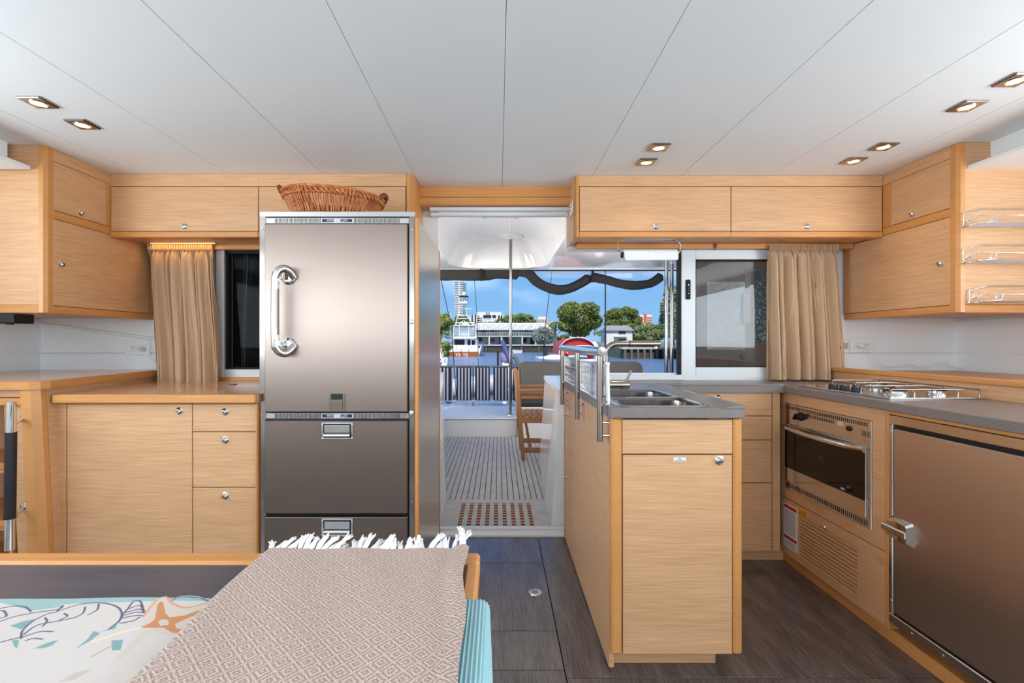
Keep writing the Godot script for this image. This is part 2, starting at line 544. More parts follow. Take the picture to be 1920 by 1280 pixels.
# ---------------------------------------------------------------- the saloon's shell
func build_shell() -> void:
	# ceiling of long white panels with fine seams
	var c := struct("ceiling", "matt white saloon ceiling of long panels with fine seams", "ceiling")
	part(c, "ceiling_board", mb().box(-2.8, 2.8, CEIL + 0.02, CEIL + 0.10, -2.7, 2.92, 0), M.label)
	var xs := [-2.72, -1.905, -1.43, -0.93, -0.45, 0.02, 0.50, 0.975, 1.45, 1.905, 2.72]
	for i in xs.size() - 1:
		part(c, "ceiling_panel", mb().box(xs[i] + 0.0009, xs[i + 1] - 0.0009, CEIL, CEIL + 0.02, -2.62, 2.86, 0.001), M.ceiling)
	# floor of dark laminate sheets, with flush hatches
	var f := struct("floor", "dark grey brown laminate saloon floor with flush hatches", "floor")
	part(f, "floor_board", mb().box(-2.8, 2.8, -0.08, -0.012, -2.7, 2.80, 0), M.slot)
	var sheets := []
	var hx0 := XP(760, 1.9); var hx1 := 0.226
	# hatches: [x0, x1, d0, d1]; the sheets round them leave fine joints
	sheets.append([-0.36, hx1, 1.885, 2.462])
	sheets.append([-0.36, hx1, 1.10, 1.655])
	sheets.append([-2.72, -0.364, -2.62, 2.79])
	sheets.append([-0.36, hx1, 2.466, 2.79])
	sheets.append([-0.36, hx1, 1.659, 1.881])
	sheets.append([-0.36, hx1, -2.62, 1.096])
	sheets.append([0.23, 2.72, 1.62, 2.79])
	sheets.append([0.23, 2.72, -2.62, 1.616])
	for i in sheets.size():
		var s: Array = sheets[i]
		var b := mb()
		b.box(s[0], s[1] - 0.0, -0.012, 0.0, s[2], s[3], 0.0006)
		for k in b.u.size(): b.u[k] = Vector2(b.v[k].z + i * 0.37, b.v[k].x)     # grain runs fore and aft
		var p := part(f, "floor_hatch" if i < 2 else "floor_sheet", b, M.floor)
		if i == 0:
			var ring := mb().lathe(V(0.165, 0.0, 2.173), Vector3.UP, [Vector2(0.0, 0.001), Vector2(0.016, 0.001), Vector2(0.018, 0.003), Vector2(0.030, 0.003), Vector2(0.032, 0.0)], 24)
			var pull := part(p, "flush_pull", ring, M.chrome, "round chrome flush pull")
			pull.name = "flush_pull"
			part(p, "pull_button", mb().lathe(V(0.165, 0.0, 2.173), Vector3.UP, [Vector2(0.0, 0.004), Vector2(0.012, 0.004), Vector2(0.014, 0.001)], 16), M.teak_dark)
	# after wall: white bulkhead round the windows and the doorway
	var w := struct("wall_back", "white after bulkhead with windows and open doorway", "wall")
	var D0 := 2.86
	var D1 := 2.94
	part(w, "bulkhead", mb().box(-2.8, -1.66, 0, CEIL + 0.1, D0, D1, 0).box(-1.66, -0.36, 0, 0.885, D0, D1, 0).box(-1.66, -0.36, 1.70, CEIL + 0.1, D0, D1, 0)
		.box(-0.42, -0.36, 0.885, 1.70, D0, D1, 0).box(-0.36, 0.41, 1.945, CEIL + 0.1, D0, D1, 0).box(0.41, 2.8, 0, 0.945, D0, D1, 0).box(0.41, 2.8, 1.70, CEIL + 0.1, D0, D1, 0)
		.box(1.98, 2.8, 0.945, 1.70, D0, D1, 0), M.white)
	for s in [-1, 1]:
		part(w, "panel_upper", mb().box(s * 2.72, s * 2.0, 1.068, 1.30, D0 - 0.012, D0, 0.002), M.white)
		part(w, "panel_lower", mb().box(s * 2.72, s * 2.0, 0.90, 1.064, D0 - 0.012, D0, 0.002), M.white)
	part(w, "conduit", mb().tube([V(XP(66, 2.84), YP(605, 2.84), 2.842), V(XP(305, 2.84), YP(637, 2.84), 2.842)], 0.009, 10), M.white)
	for s in [-1, 1]:
		var sw := struct("wall_left" if s < 0 else "wall_right", "white saloon side wall with a long panorama window", "wall")
		part(sw, "side_panel", mb().box(s * 2.72, s * 2.80, 0, 1.064, -2.7, 2.94, 0).box(s * 2.72, s * 2.80, 1.90, CEIL + 0.1, -2.7, 2.94, 0).box(s * 2.72, s * 2.80, 1.064, 1.90, 2.0, 2.94, 0)
			.box(s * 2.72, s * 2.80, 1.064, 1.90, -2.7, -2.2, 0), M.white)
		part(sw, "side_panel_joint", mb().box(s * 2.715, s * 2.72, 1.068, 1.26, 1.9, 2.85, 0.001), M.white)
		part(sw, "pane", mb().box(s * 2.755, s * 2.762, 1.064, 1.90, -2.2, 2.0, 0), M.glass)
		for d in [-1.0, 0.4]: part(sw, "mullion", mb().box(s * 2.73, s * 2.79, 1.064, 1.90, d - 0.04, d + 0.04, 0.004), M.white)
		# window head that hangs below the ceiling
		var prof := PackedVector2Array([Vector2(2.185, CEIL), Vector2(2.185, 1.955), Vector2(2.085, 1.915), Vector2(2.085, 1.900), Vector2(2.72, 1.900), Vector2(2.72, CEIL)])
		part(sw, "window_head", mb().prism(prof, V(0, 0, 2.135), Vector3(s, 0, 0), Vector3.UP, Vector3(0, 0, 4.7)), M.white)
	var wf := struct("wall_front", "white forward wall of the saloon with panorama windows", "wall")
	part(wf, "front_panel", mb().box(-2.8, 2.8, 0, 1.05, -2.02, -2.10, 0).box(-2.8, 2.8, 1.90, CEIL + 0.1, -2.02, -2.10, 0).box(-2.8, -2.4, 1.05, 1.90, -2.02, -2.10, 0).box(2.4, 2.8, 1.05, 1.90, -2.02, -2.10, 0), M.white)
	part(wf, "pane", mb().box(-2.4, 2.4, 1.05, 1.90, -2.055, -2.062, 0), M.glass)
	for x in [-0.775, 0.775]: part(wf, "pillar", mb().box(x - 0.175, x + 0.175, 1.05, 1.90, -2.03, -2.09, 0.004), M.white)
	# doorway: beech header, white track, pale sill
	var t := struct("trim_1", "beech header over the open doorway in two bands", "trim")
	part(t, "header_upper", mb().box(-0.46, 0.425, YP(369, 2.74), CEIL, 2.74, 2.86, 0.002), M.trim)
	part(t, "header_lower", mb().box(-0.46, 0.425, YP(384, 2.74), YP(370, 2.74), 2.735, 2.86, 0.003), M.trim)
	var dr := struct("door_1", "open sliding doorway with white aluminium track and pale sill", "door")
	for k in 2: part(dr, "track_rail", mb().box(-0.40, 0.425, 1.893 - 0.022 * k, 1.913 - 0.022 * k, 2.772 + 0.035 * k, 2.81 + 0.035 * k, 0.003), M.alu_white)
	part(dr, "sill", mb().box(-0.36, 0.40, -0.02, 0.012, 2.79, 2.86, 0.003), M.plastic)
	part(dr, "sill_step", mb().box(-0.36, 0.40, -0.02, 0.022, 2.86, 2.90, 0.003), M.alu_white)
	# window beside the curtain on the fridge side
	var w1 := struct("window_1", "white framed dark tinted window beside the refrigerator", "window")
	var x0 := XP(410, 2.83); var x1 := XP(425, 2.83)
	part(w1, "window_frame", mb().box(-1.72, x0, 0.885, 1.70, 2.84, 2.86, 0.002).box(x0, x1, 0.885, 1.70, 2.80, 2.90, 0.003).box(x1, -0.42, YP(708, 2.83), YP(692, 2.83), 2.81, 2.90, 0.003).box(x1, -0.42, YP(462, 2.83), 1.70, 2.81, 2.90, 0.003)
		.box(x1, -0.42, 0.885, YP(716, 2.83), 2.81, 2.90, 0.003), M.alu_white)
	part(w1, "gasket", mb().box(x1, x1 + 0.014, YP(692, 2.83), YP(462, 2.83), 2.815, 2.86, 0.002).box(x1, -0.42, YP(476, 2.83), YP(462, 2.83), 2.815, 2.86, 0.002).box(x1, -0.42, YP(692, 2.83), YP(688, 2.83), 2.815, 2.86, 0.002), M.rubber)
	part(w1, "pane", mb().box(x1, -0.42, YP(692, 2.83), YP(476, 2.83), 2.845, 2.850, 0), M.glass_dark)
	part(w1, "pane", mb().box(x1, -0.42, YP(716, 2.83), YP(708, 2.83), 2.845, 2.850, 0), M.glass_dark)
	# wide window beside the doorway: one half slid open, one half glazed
	var w2 := struct("window_2", "wide white sliding window, half open, over the galley worktop", "window")
	var dd := 2.84
	var yt := YP(462, dd); var yb := YP(702, dd); var ys := YP(720, dd)
	var s0 := XP(1276, dd); var s1 := XP(1302, dd)
	part(w2, "window_frame", mb().box(0.41, 1.98, yt - 0.02, 1.72, 2.80, 2.92, 0.003).box(0.41, 1.98, ys - 0.01, yb - 0.012, 2.82, 2.92, 0.003).box(0.41, s0, yb - 0.03, yb, 2.80, 2.92, 0.003), M.alu_white)
	part(w2, "sash_frame", mb().box(s0, s1, ys, yt - 0.022, dd - 0.02, dd + 0.02, 0.003).box(s1, 1.95, YP(487, dd), yt - 0.022, dd - 0.02, dd + 0.02, 0.003).box(s1, 1.95, ys, YP(688, dd), dd - 0.02, dd + 0.02, 0.003).box(1.93, 1.98, ys, yt - 0.02, dd - 0.02, dd + 0.02, 0.003), M.alu_white)
	part(w2, "sash_seal", mb().box(s0 - 0.019, s0, yb, yt - 0.022, dd - 0.01, dd + 0.02, 0.002).box(s1, 1.95, YP(490, dd), YP(487, dd), dd - 0.012, dd + 0.01, 0).box(s1, s1 + 0.006, YP(688, dd), YP(487, dd), dd - 0.012, dd + 0.01, 0).box(s1, 1.95, YP(688, dd), YP(686, dd), dd - 0.012, dd + 0.01, 0), M.rubber)
	part(w2, "pane", mb().box(s1, 1.95, YP(688, dd), YP(487, dd), dd, dd + 0.005, 0), M.glass_dark2)
	var lx := XP(1287, dd)
	var latch := part(w2, "latch", mb().box(lx - 0.014, lx + 0.014, YP(562, dd), YP(525, dd), dd - 0.032, dd - 0.02, 0.009), M.rubber, "black oval window latch")
	for y in [535, 551]: part(latch, "screw", mb().lathe(V(lx, YP(y, dd), dd - 0.032), Vector3(0, 0, 1), [Vector2(0.004, 0), Vector2(0.003, 0.002), Vector2(0, 0.002)], 10), M.chrome)
	part(latch, "latch_lever", mb().box(lx - 0.007, lx + 0.007, YP(549, dd), YP(537, dd), dd - 0.040, dd - 0.032, 0.003), M.black)

# ---------------------------------------------------------------- cabinets
func front_panel(parent: Node, called: String, px0: float, px1: float, py0: float, py1: float, d: float, m: Material = null, th := 0.018) -> MeshInstance3D:
	return part(parent, called, mb().box(XP(px0, d), XP(px1, d), YP(py1, d), YP(py0, d), d, d + th, 0.0015), m if m else M.veneer)

func knob(parent: Node, at: Vector3, out: Vector3, r := 0.0125) -> void:
	var k := part(parent, "knob", mb().lathe(at, out, [Vector2(r * 1.25, 0), Vector2(r * 1.25, 0.002), Vector2(r * 0.95, 0.004), Vector2(r * 0.95, 0.010), Vector2(r * 0.7, 0.013), Vector2(0, 0.0135)], 18), M.chrome, "chrome push knob")
	part(k, "knob_button", mb().lathe(at + out * 0.0132, out, [Vector2(r * 0.45, 0), Vector2(r * 0.4, 0.0025), Vector2(0, 0.003)], 12), M.inox)

func knob_px(parent: Node, px: float, py: float, d: float) -> void:
	knob(parent, V(XP(px, d), YP(py, d), d), Vector3(0, 0, 1))

func build_fridge_side() -> void:
	var d := 2.05
	# base unit with one door
	var t := thing("base_cabinet", "pale oak base cabinet with one wide door beside three drawers", "cabinet", V(-1.45, 0, 2.4))
	part(t, "carcass", mb().box(-1.846, XP(360, d), 0.08, 0.872, d + 0.019, 2.80, 0.001), M.veneer)
	part(t, "plinth", mb().box(-1.846, XP(360, d), 0.0, 0.078, d + 0.06, 2.80, 0.001), M.veneer)
	part(t, "filler", mb().prism(PackedVector2Array([Vector2(-1.853, 0.092), Vector2(XP(124, d), 0.092), Vector2(XP(124, d), 0.868), Vector2(-1.889, 0.868)]), V(0, 0, d), Vector3.RIGHT, Vector3.UP, Vector3(0, 0, -0.018)), M.veneer)
	var dr := front_panel(t, "door", 125.5, 360, 757, 1098, d)
	knob_px(dr, 336, 770, d)
	t = thing("drawer_cabinet", "pale oak cabinet of three stacked drawers beside the tall refrigerator", "cabinet", V(-1.17, 0, 2.4))
	part(t, "carcass", mb().box(XP(361, d), XP(484, d), 0.08, 0.872, d + 0.019, 2.80, 0.001), M.veneer)
	part(t, "plinth", mb().box(XP(361, d), XP(484, d), 0.0, 0.078, d + 0.06, 2.80, 0.001), M.veneer)
	for r in [[757, 808.5], [810, 913], [914.5, 1098]]:
		var w := front_panel(t, "drawer", 361.5, 481, r[0], r[1], d)
		knob_px(w, 422, r[0] + 14.5, d)
	part(t, "edge_strip", mb().box(XP(481.5, d), XP(484.5, d), 0.0, 0.872, d - 0.012, d + 0.3, 0.002), M.trim_up)
	# counter
	t = thing("wooden_counter", "lacquered oak counter with beech edge below the curtained window", "counter", V(-1.44, 0.87, 2.4))
	part(t, "worktop", mb().prism(PackedVector2Array([Vector2(-1.875, 2.035), Vector2(-1.025, 2.035), Vector2(-1.025, 2.79), Vector2(-1.972, 2.79)]), Vector3(0, 0.874, 0), Vector3.RIGHT, Vector3(0, 0, -1), Vector3(0, 0.034, 0)), M.veneer_top)
	part(t, "edging", mb().box(-1.876, -1.022, 0.874, 0.911, 2.012, 2.034, 0.005), M.trim)
	part(t, "upstand", mb().box(-1.96, -1.022, 0.905, 0.928, 2.79, 2.815, 0.004), M.trim)
	part(t, "outlet_grommet", mb().lathe(V(XP(437, 2.55), 0.908, 2.55), Vector3.UP, [Vector2(0.022, 0), Vector2(0.018, 0.004), Vector2(0, 0.004)], 16), M.inox)
	# raised sideboard with the leaning post
	t = thing("raised_sideboard", "raised beech topped sideboard with leaning corner post and open shelves", "sideboard", V(-2.2, 0, 2.2))
	var top := PackedVector2Array([Vector2(-2.70, 1.975), Vector2(-1.905, 1.975), Vector2(-1.890, 2.02), Vector2(-1.995, 2.80), Vector2(-2.70, 2.80)])
	var rim := PackedVector2Array([Vector2(-2.70, 1.945), Vector2(-1.905, 1.945), Vector2(-1.878, 1.968), Vector2(-1.866, 2.00), Vector2(-1.972, 2.80), Vector2(-2.70, 2.80)])
	part(t, "edging", mb().prism(rim, Vector3(0, 0.938, 0), Vector3.RIGHT, Vector3(0, 0, -1), Vector3(0, 0.032, 0)), M.trim_z)
	part(t, "top", mb().prism(top, Vector3(0, 0.9702, 0), Vector3.RIGHT, Vector3(0, 0, -1), Vector3(0, 0.0015, 0)), M.veneer_top)
	part(t, "side_panel", loft([V(-1.842, 0, 2.002), V(-1.945, 0, 2.80), V(-1.965, 0, 2.80), V(-1.862, 0, 2.002)], [V(-1.886, 0.937, 2.002), V(-1.987, 0.937, 2.80), V(-2.007, 0.937, 2.80), V(-1.906, 0.937, 2.002)]), M.veneer)
	# the post leans inwards towards the floor
	var a := [V(-1.950, 0.937, 1.955), V(-1.908, 0.937, 1.955), V(-1.887, 0.937, 1.978), V(-1.887, 0.937, 2.00), V(-1.950, 0.937, 2.00)]
	var b2 := []
	for p in a: b2.append(Vector3(p.x + 0.046, 0.0, p.z + 0.0))
	var post := mb()
	for i in a.size(): post.q(a[i], a[(i + 1) % 5], b2[(i + 1) % 5], b2[i], (a[i] + a[(i + 1) % 5]) * 0.5 - V(-1.918, 0.937, 1.98))
	part(t, "corner_post", post, M.trim_up)
	part(t, "front_rail", mb().box(-2.70, -1.952, 0.905, 0.937, 1.975, 1.995, 0.002), M.veneer)
	part(t, "shelf_rail", mb().box(-2.70, -1.952, 0.872, 0.902, 1.965, 1.99, 0.003), M.trim)
	part(t, "stile", mb().q_side2(-2.02, -1.952, 0.045, 0.0, 0.872, 1.985, 2.00), M.veneer)
	part(t, "stile_edge", mb().q_side2(-2.035, -2.02, 0.03, 0.0, 0.872, 1.975, 2.02), M.trim_up)
	part(t, "back_board", mb().box(-2.70, -1.98, 0.0, 0.90, 2.40, 2.42, 0), M.veneer)
	for y in [0.14, 0.36, 0.60]: part(t, "shelf", mb().box(-2.70, -1.99, y - 0.018, y, 2.01, 2.40, 0.002), M.trim)
	part(t, "shelf_fiddle", mb().box(-2.70, -2.0, 0.60, 0.625, 2.005, 2.02, 0.003), M.trim)
	part(t, "shelf_fiddle", mb().box(-2.70, -2.0, 0.36, 0.385, 2.005, 2.02, 0.003), M.trim)
	# jug and caddy on the shelf
	t = thing("white_jug", "white rounded jug standing on the sideboard shelf", "jug", V(-2.115, 0.60, 2.15))
	part(t, "body", mb().lathe(V(-2.115, 0.60, 2.15), Vector3.UP, [Vector2(0, 0.0), Vector2(0.05, 0.0), Vector2(0.055, 0.02), Vector2(0.055, 0.17), Vector2(0.04, 0.22), Vector2(0.03, 0.235), Vector2(0.0, 0.236)], 20), M.plastic)
	part(t, "lid", mb().lathe(V(-2.115, 0.836, 2.15), Vector3.UP, [Vector2(0.03, 0), Vector2(0.03, 0.014), Vector2(0, 0.016)], 16), M.plastic)
	t = thing("yellow_bottle", "yellow squeeze bottle beside the white jug on the shelf", "bottle", V(-2.085, 0.60, 2.08))
	part(t, "body", mb().lathe(V(-2.085, 0.60, 2.075), Vector3.UP, [Vector2(0, 0.0), Vector2(0.026, 0.0), Vector2(0.03, 0.01), Vector2(0.03, 0.10), Vector2(0.02, 0.125), Vector2(0.01, 0.13), Vector2(0, 0.13)], 18), M.lemon)
	part(t, "cap", mb().lathe(V(-2.085, 0.73, 2.075), Vector3.UP, [Vector2(0.01, 0), Vector2(0.009, 0.02), Vector2(0, 0.02)], 12), M.plastic)
	# grab rail
	t = thing("grab_rail", "upright chrome grab rail with a stitched dark leather grip", "handrail", V(-1.9, 0.5, 1.84))
	var gd := 1.85
	var gx := XP(20, gd)
	part(t, "tube", mb().tube([V(gx - 0.004, YP(1030, gd), gd), V(gx + 0.003, YP(753, gd), gd)], 0.0155, 18), M.chrome)
	part(t, "leather_grip", mb().tube([V(gx - 0.003, YP(972, gd), gd), V(gx + 0.001, YP(810, gd), gd)], 0.0180, 18), M.leather, "dark leather grip")
	for y in [795, 974]:
		var yy := YP(y, gd)
		part(t, "standoff", mb().tube([V(gx, yy - 0.008, gd), V(XP(45, 1.975), yy + 0.004, 1.975)], 0.0075, 12), M.chrome)
		part(t, "wall_flange", mb().lathe(V(XP(46, 1.982), yy + 0.004, 1.982), Vector3(-0.3, 0, 1), [Vector2(0.021, 0), Vector2(0.018, 0.006), Vector2(0, 0.007)], 18), M.chrome)
	# tall refrigerator
	var fd := 2.06
	t = thing("refrigerator", "tall brushed steel refrigerator with one door over two drawers", "refrigerator", V(-0.695, 0, 2.4))
	part(t, "cabinet_shell", mb().box(XP(489, fd), XP(776, fd), 0.0, 1.685, fd + 0.012, 2.72, 0.003), M.inox)
	var L := XP(487, fd); var R := XP(778, fd); var il := XP(499, fd); var ir := XP(767, fd)
	part(t, "top_frame", mb().box(L, R, YP(407, fd), 1.692, fd - 0.004, fd + 0.012, 0.002), M.steel_bright)
	part(t, "frame", mb().box(L, il, 0.02, YP(407, fd), fd - 0.004, fd + 0.012, 0.002).box(ir, R, 0.02, YP(407, fd), fd - 0.004, fd + 0.012, 0.002), M.inox, "polished steel frame")
	part(t, "recess", mb().box(il, ir, 0.02, YP(407, fd), fd + 0.004, fd + 0.014, 0), M.black)
	for s in [[493, 429], [493, 603], [493, 779], [493, 940], [773, 431], [772, 940]]:
		part(t, "screw", mb().lathe(V(XP(s[0], fd), YP(s[1], fd), fd - 0.004), Vector3(0, 0, 1), [Vector2(0.005, 0), Vector2(0.004, 0.002), Vector2(0, 0.0022)], 10), M.chrome)
	for y in [603, 774]:
		part(t, "hinge_cap", mb().lathe(V(XP(772, fd), YP(y, fd), fd - 0.004), Vector3(0, 0, 1), [Vector2(0.011, 0), Vector2(0.010, 0.003), Vector2(0.005, 0.004), Vector2(0.004, 0.001), Vector2(0, 0.001)], 14), M.chrome)
	for s in [[408.5, 419], [774, 784.5]]:
		var g := part(t, "vent_strip", mb().box(il, ir, YP(s[1], fd), YP(s[0], fd), fd - 0.002, fd + 0.004, 0.001), M.steel_bright)
		var sl := mb()
		for k in 37:
			for q0 in [516.0, 664.0]:
				var px: float = q0 + k * 2.35
				sl.box(XP(px, fd), XP(px + 1.1, fd), YP(s[1] - 1, fd), YP(s[0] + 1.2, fd), fd - 0.0028, fd - 0.0015, 0)
		part(g, "vent_slots", sl, M.slot).set_meta("kind", "stuff")
		part(g, "badge_plate", mb().box(XP(603, fd), XP(661.5, fd), YP(s[1] - 0.6, fd), YP(s[0] + 0.5, fd), fd - 0.0035, fd - 0.002, 0.0005), M.label)
		for r in [[604.6, 626], [639, 660.5]]:
			part(g, "badge", mb().box(XP(r[0], fd), XP(r[1], fd), YP(s[0] + 8.2, fd), YP(s[0] + 2.3, fd), fd - 0.0045, fd - 0.0035, 0.0003), M.navy, "dark blue badge")
		var mk := mb()
		for k in 8: mk.box(XP(613.5 + k * 1.5, fd), XP(614.3 + k * 1.5, fd), YP(s[0] + 6.5, fd), YP(s[0] + 3.4, fd), fd - 0.005, fd - 0.0045, 0)
		mk.box(XP(640.8, fd), XP(645.8, fd), YP(s[0] + 7.3, fd), YP(s[0] + 6.4, fd), fd - 0.005, fd - 0.0045, 0)
		mk.box(XP(640.8, fd), XP(641.9, fd), YP(s[0] + 6.4, fd), YP(s[0] + 3.0, fd), fd - 0.005, fd - 0.0045, 0)
		mk.box(XP(644.7, fd), XP(645.8, fd), YP(s[0] + 6.4, fd), YP(s[0] + 3.0, fd), fd - 0.005, fd - 0.0045, 0)
		mk.box(XP(647.0, fd), XP(648.0, fd), YP(s[0] + 7.2, fd), YP(s[0] + 3.0, fd), fd - 0.005, fd - 0.0045, 0)
		mk.box(XP(650.5, fd), XP(651.5, fd), YP(s[0] + 7.2, fd), YP(s[0] + 3.0, fd), fd - 0.005, fd - 0.0045, 0)
		mk.box(XP(648.4, fd), XP(650.1, fd), YP(s[0] + 5.6, fd), YP(s[0] + 4.6, fd), fd - 0.005, fd - 0.0045, 0)
		part(g, "badge_lettering", mk, M.label).set_meta("kind", "stuff")
	var fr := [[421.5, 771], [787, 959.5], [966, 1085]]
	for k in 3:
		var r: Array = fr[k]
		var dr2 := part(t, "door" if k == 0 else "drawer", mb().box(XP(500.5, fd), XP(765, fd), YP(r[1], fd), YP(r[0], fd), fd - 0.022, fd + 0.003, 0.003), M.steel)
		var f := fd - 0.022
		if k == 0:
			var hx := XP(521, f - 0.05)
			var pts := []
			for p in [[546, 519, 0.0], [541, 508, 0.018], [534, 504, 0.036], [527, 508, 0.05], [522, 520, 0.056], [521, 535, 0.056], [521, 640, 0.056], [523, 652, 0.052], [528, 660, 0.044], [536, 662, 0.03], [542, 656, 0.014], [546, 648, 0.0]]:
				pts.append(V(XP(p[0], f - 0.03), YP(p[1], f - 0.03), f - p[2]))
			var hd := part(dr2, "handle", mb().tube(smooth(pts), 0.0165, 18), M.chrome, "chunky chrome bow handle")
			part(hd, "knurled_grip", mb().tube([V(XP(521, f - 0.03), YP(542, f - 0.03), f - 0.056), V(XP(521, f - 0.03), YP(628, f - 0.03), f - 0.056)], 0.0165, 18), M.knurl)
			for y in [519, 648]: part(hd, "flange", mb().lathe(V(XP(541, f), YP(y, f), f), Vector3(0, 0, 1), [Vector2(0.034, 0), Vector2(0.032, 0.006), Vector2(0.022, 0.011), Vector2(0, 0.012)], 22), M.chrome)
			var lt := part(dr2, "lock", mb().box(XP(617, f), XP(647, f), YP(771, f), YP(736, f), f - 0.003, f, 0.001), M.inox)
			part(lt, "lock_recess", mb().box(XP(621, f), XP(643, f), YP(749, f), YP(738, f), f - 0.0045, f - 0.003, 0), M.black)
			part(lt, "lock_key", mb().box(XP(621, f), XP(643, f), YP(768, f), YP(750, f), f - 0.006, f - 0.003, 0.001), M.inox)
		else:
			var cy: float = 807 if k == 1 else 987.5
			var pull := part(dr2, "pull", frame_ring(XP(603, f), XP(662, f), YP(cy + 17, f), YP(cy - 16, f), 0.008, f - 0.004, f), M.chrome, "recessed chrome pull")
			part(pull, "pull_recess", mb().box(XP(606, f), XP(659, f), YP(cy + 14, f), YP(cy - 13, f), f - 0.001, f + 0.001, 0), M.slot)
			part(pull, "pull_plate", mb().box(XP(608, f), XP(656, f), YP(cy + 4, f), YP(cy - 10, f), f - 0.003, f - 0.001, 0.0008), M.steel_bright)
			part(pull, "pull_bar", mb().tube([V(XP(608, f), YP(cy + 9, f), f - 0.006), V(XP(657, f), YP(cy + 9, f), f - 0.006)], 0.0085, 14), M.chrome)
	# housing beside the refrigerator
	t = thing("refrigerator_housing", "beech edged refrigerator side panel faced with sheet steel at the doorway", "panel", V(-0.35, 0, 2.4))
	part(t, "edge_strip", mb().box(XP(778.4, fd), XP(784.5, fd - 0.01), 0.0, 1.66, fd - 0.010, fd + 0.02, 0.002), M.trim_up)
	part(t, "core", mb().box(-0.362, -0.346, 0.0, 1.66, fd + 0.02, 2.78, 0.001), M.veneer)
	part(t, "steel_facing", mb().box(-0.346, -0.343, 0.04, 1.655, fd + 0.012, 2.775, 0.001), M.steel_sheet, "brushed steel facing")
	part(t, "kick_strip", mb().box(-0.346, -0.342, 0.0, 0.04, fd + 0.012, 2.775, 0.001), M.inox)
	part(t, "back_edge", mb().box(-0.362, -0.340, 0.0, 1.66, 2.776, 2.792, 0.002), M.trim_up)
	build_basket()

func frame_ring(x0: float, x1: float, y0: float, y1: float, w: float, d0: float, d1: float) -> MB:
	return mb().box(x0, x1, y1 - w, y1, d0, d1, 0.0015).box(x0, x1, y0, y0 + w, d0, d1, 0.0015).box(x0, x0 + w, y0 + w, y1 - w, d0, d1, 0.0015).box(x1 - w, x1, y0 + w, y1 - w, d0, d1, 0.0015)

func build_basket() -> void:
	var c := V(-0.795, 1.695, 2.31)
	var t := thing("wicker_basket", "oval wicker basket with two wooden handles on top of the refrigerator", "basket", c)
	var tilt := func(a: float, k: float) -> Vector3:    # k from foot to rim
		var rx: float = lerp(0.175, 0.238, k)
		var rz: float = lerp(0.11, 0.155, k)
		return c + Vector3(cos(a) * rx, 0.004 + k * (0.122 - 0.016 * cos(a) + 0.006 * sin(a)), sin(a) * rz)
	part(t, "bottom", mb().lathe(c + Vector3(0, 0.002, 0), Vector3.UP, [Vector2(0, 0.006), Vector2(0.175, 0.006), Vector2(0.175, 0.0)], 28, Vector2(1, 0.63), Vector3.RIGHT), M.rattan)
	var st := mb()
	for k in 120:
		var a := TAU * k / 120.0
		st.tube([tilt.call(a, 0.0), tilt.call(a + rng.randf_range(-0.02, 0.02), 0.4), tilt.call(a + rng.randf_range(-0.02, 0.02), 0.86)], 0.0042, 5, false)
	part(t, "upright_canes", st, M.rattan).set_meta("kind", "stuff")
	var br := mb()
	for w in 2:                                  # two strands twisted round each other below the rim
		var pts := []
		for k in 181:
			var a := TAU * k / 180.0
			var p: Vector3 = tilt.call(a, 0.93)
			var ph := a * 30.0 + PI * w
			pts.append(p + Vector3(cos(a), 0, sin(a)) * cos(ph) * 0.006 + Vector3.UP * sin(ph) * 0.009)
		br.tube(pts, 0.0062, 6, false)
	part(t, "plaited_band", br, M.rattan)
	var rim := []
	for k in 73: rim.append(tilt.call(TAU * k / 72.0, 1.06))
	part(t, "rim", mb().tube(rim, 0.0065, 8, false), M.rattan)
	var low := []
	for k in 73: low.append(tilt.call(TAU * k / 72.0, 0.84))
	part(t, "lower_hoop", mb().tube(low, 0.004, 6, false), M.rattan_dark)
	for a0 in [PI * 0.62, PI * 0.33, PI * 1.62, PI * 1.33]:
		var wr := mb()
		for k in 3:
			var a: float = a0 + (k - 1) * 0.07
			wr.tube([tilt.call(a, 0.55) + Vector3(cos(a), 0, sin(a)) * 0.008, tilt.call(a, 1.0) + Vector3(cos(a), 0, sin(a)) * 0.010, tilt.call(a, 1.11)], 0.0042, 6)
		part(t, "binding", wr, M.rattan)
	for a in [0.06, PI - 0.06]:
		var h := []
		for k in 9:
			var s := -1.0 + k / 4.0
			var p: Vector3 = tilt.call(a + s * 0.20, 1.02 + 0.22 * (1.0 - s * s * s * s))
			h.append(p)
		part(t, "handle", mb().tube(h, 0.012, 10), M.rattan_dark, "dark wooden basket handle")

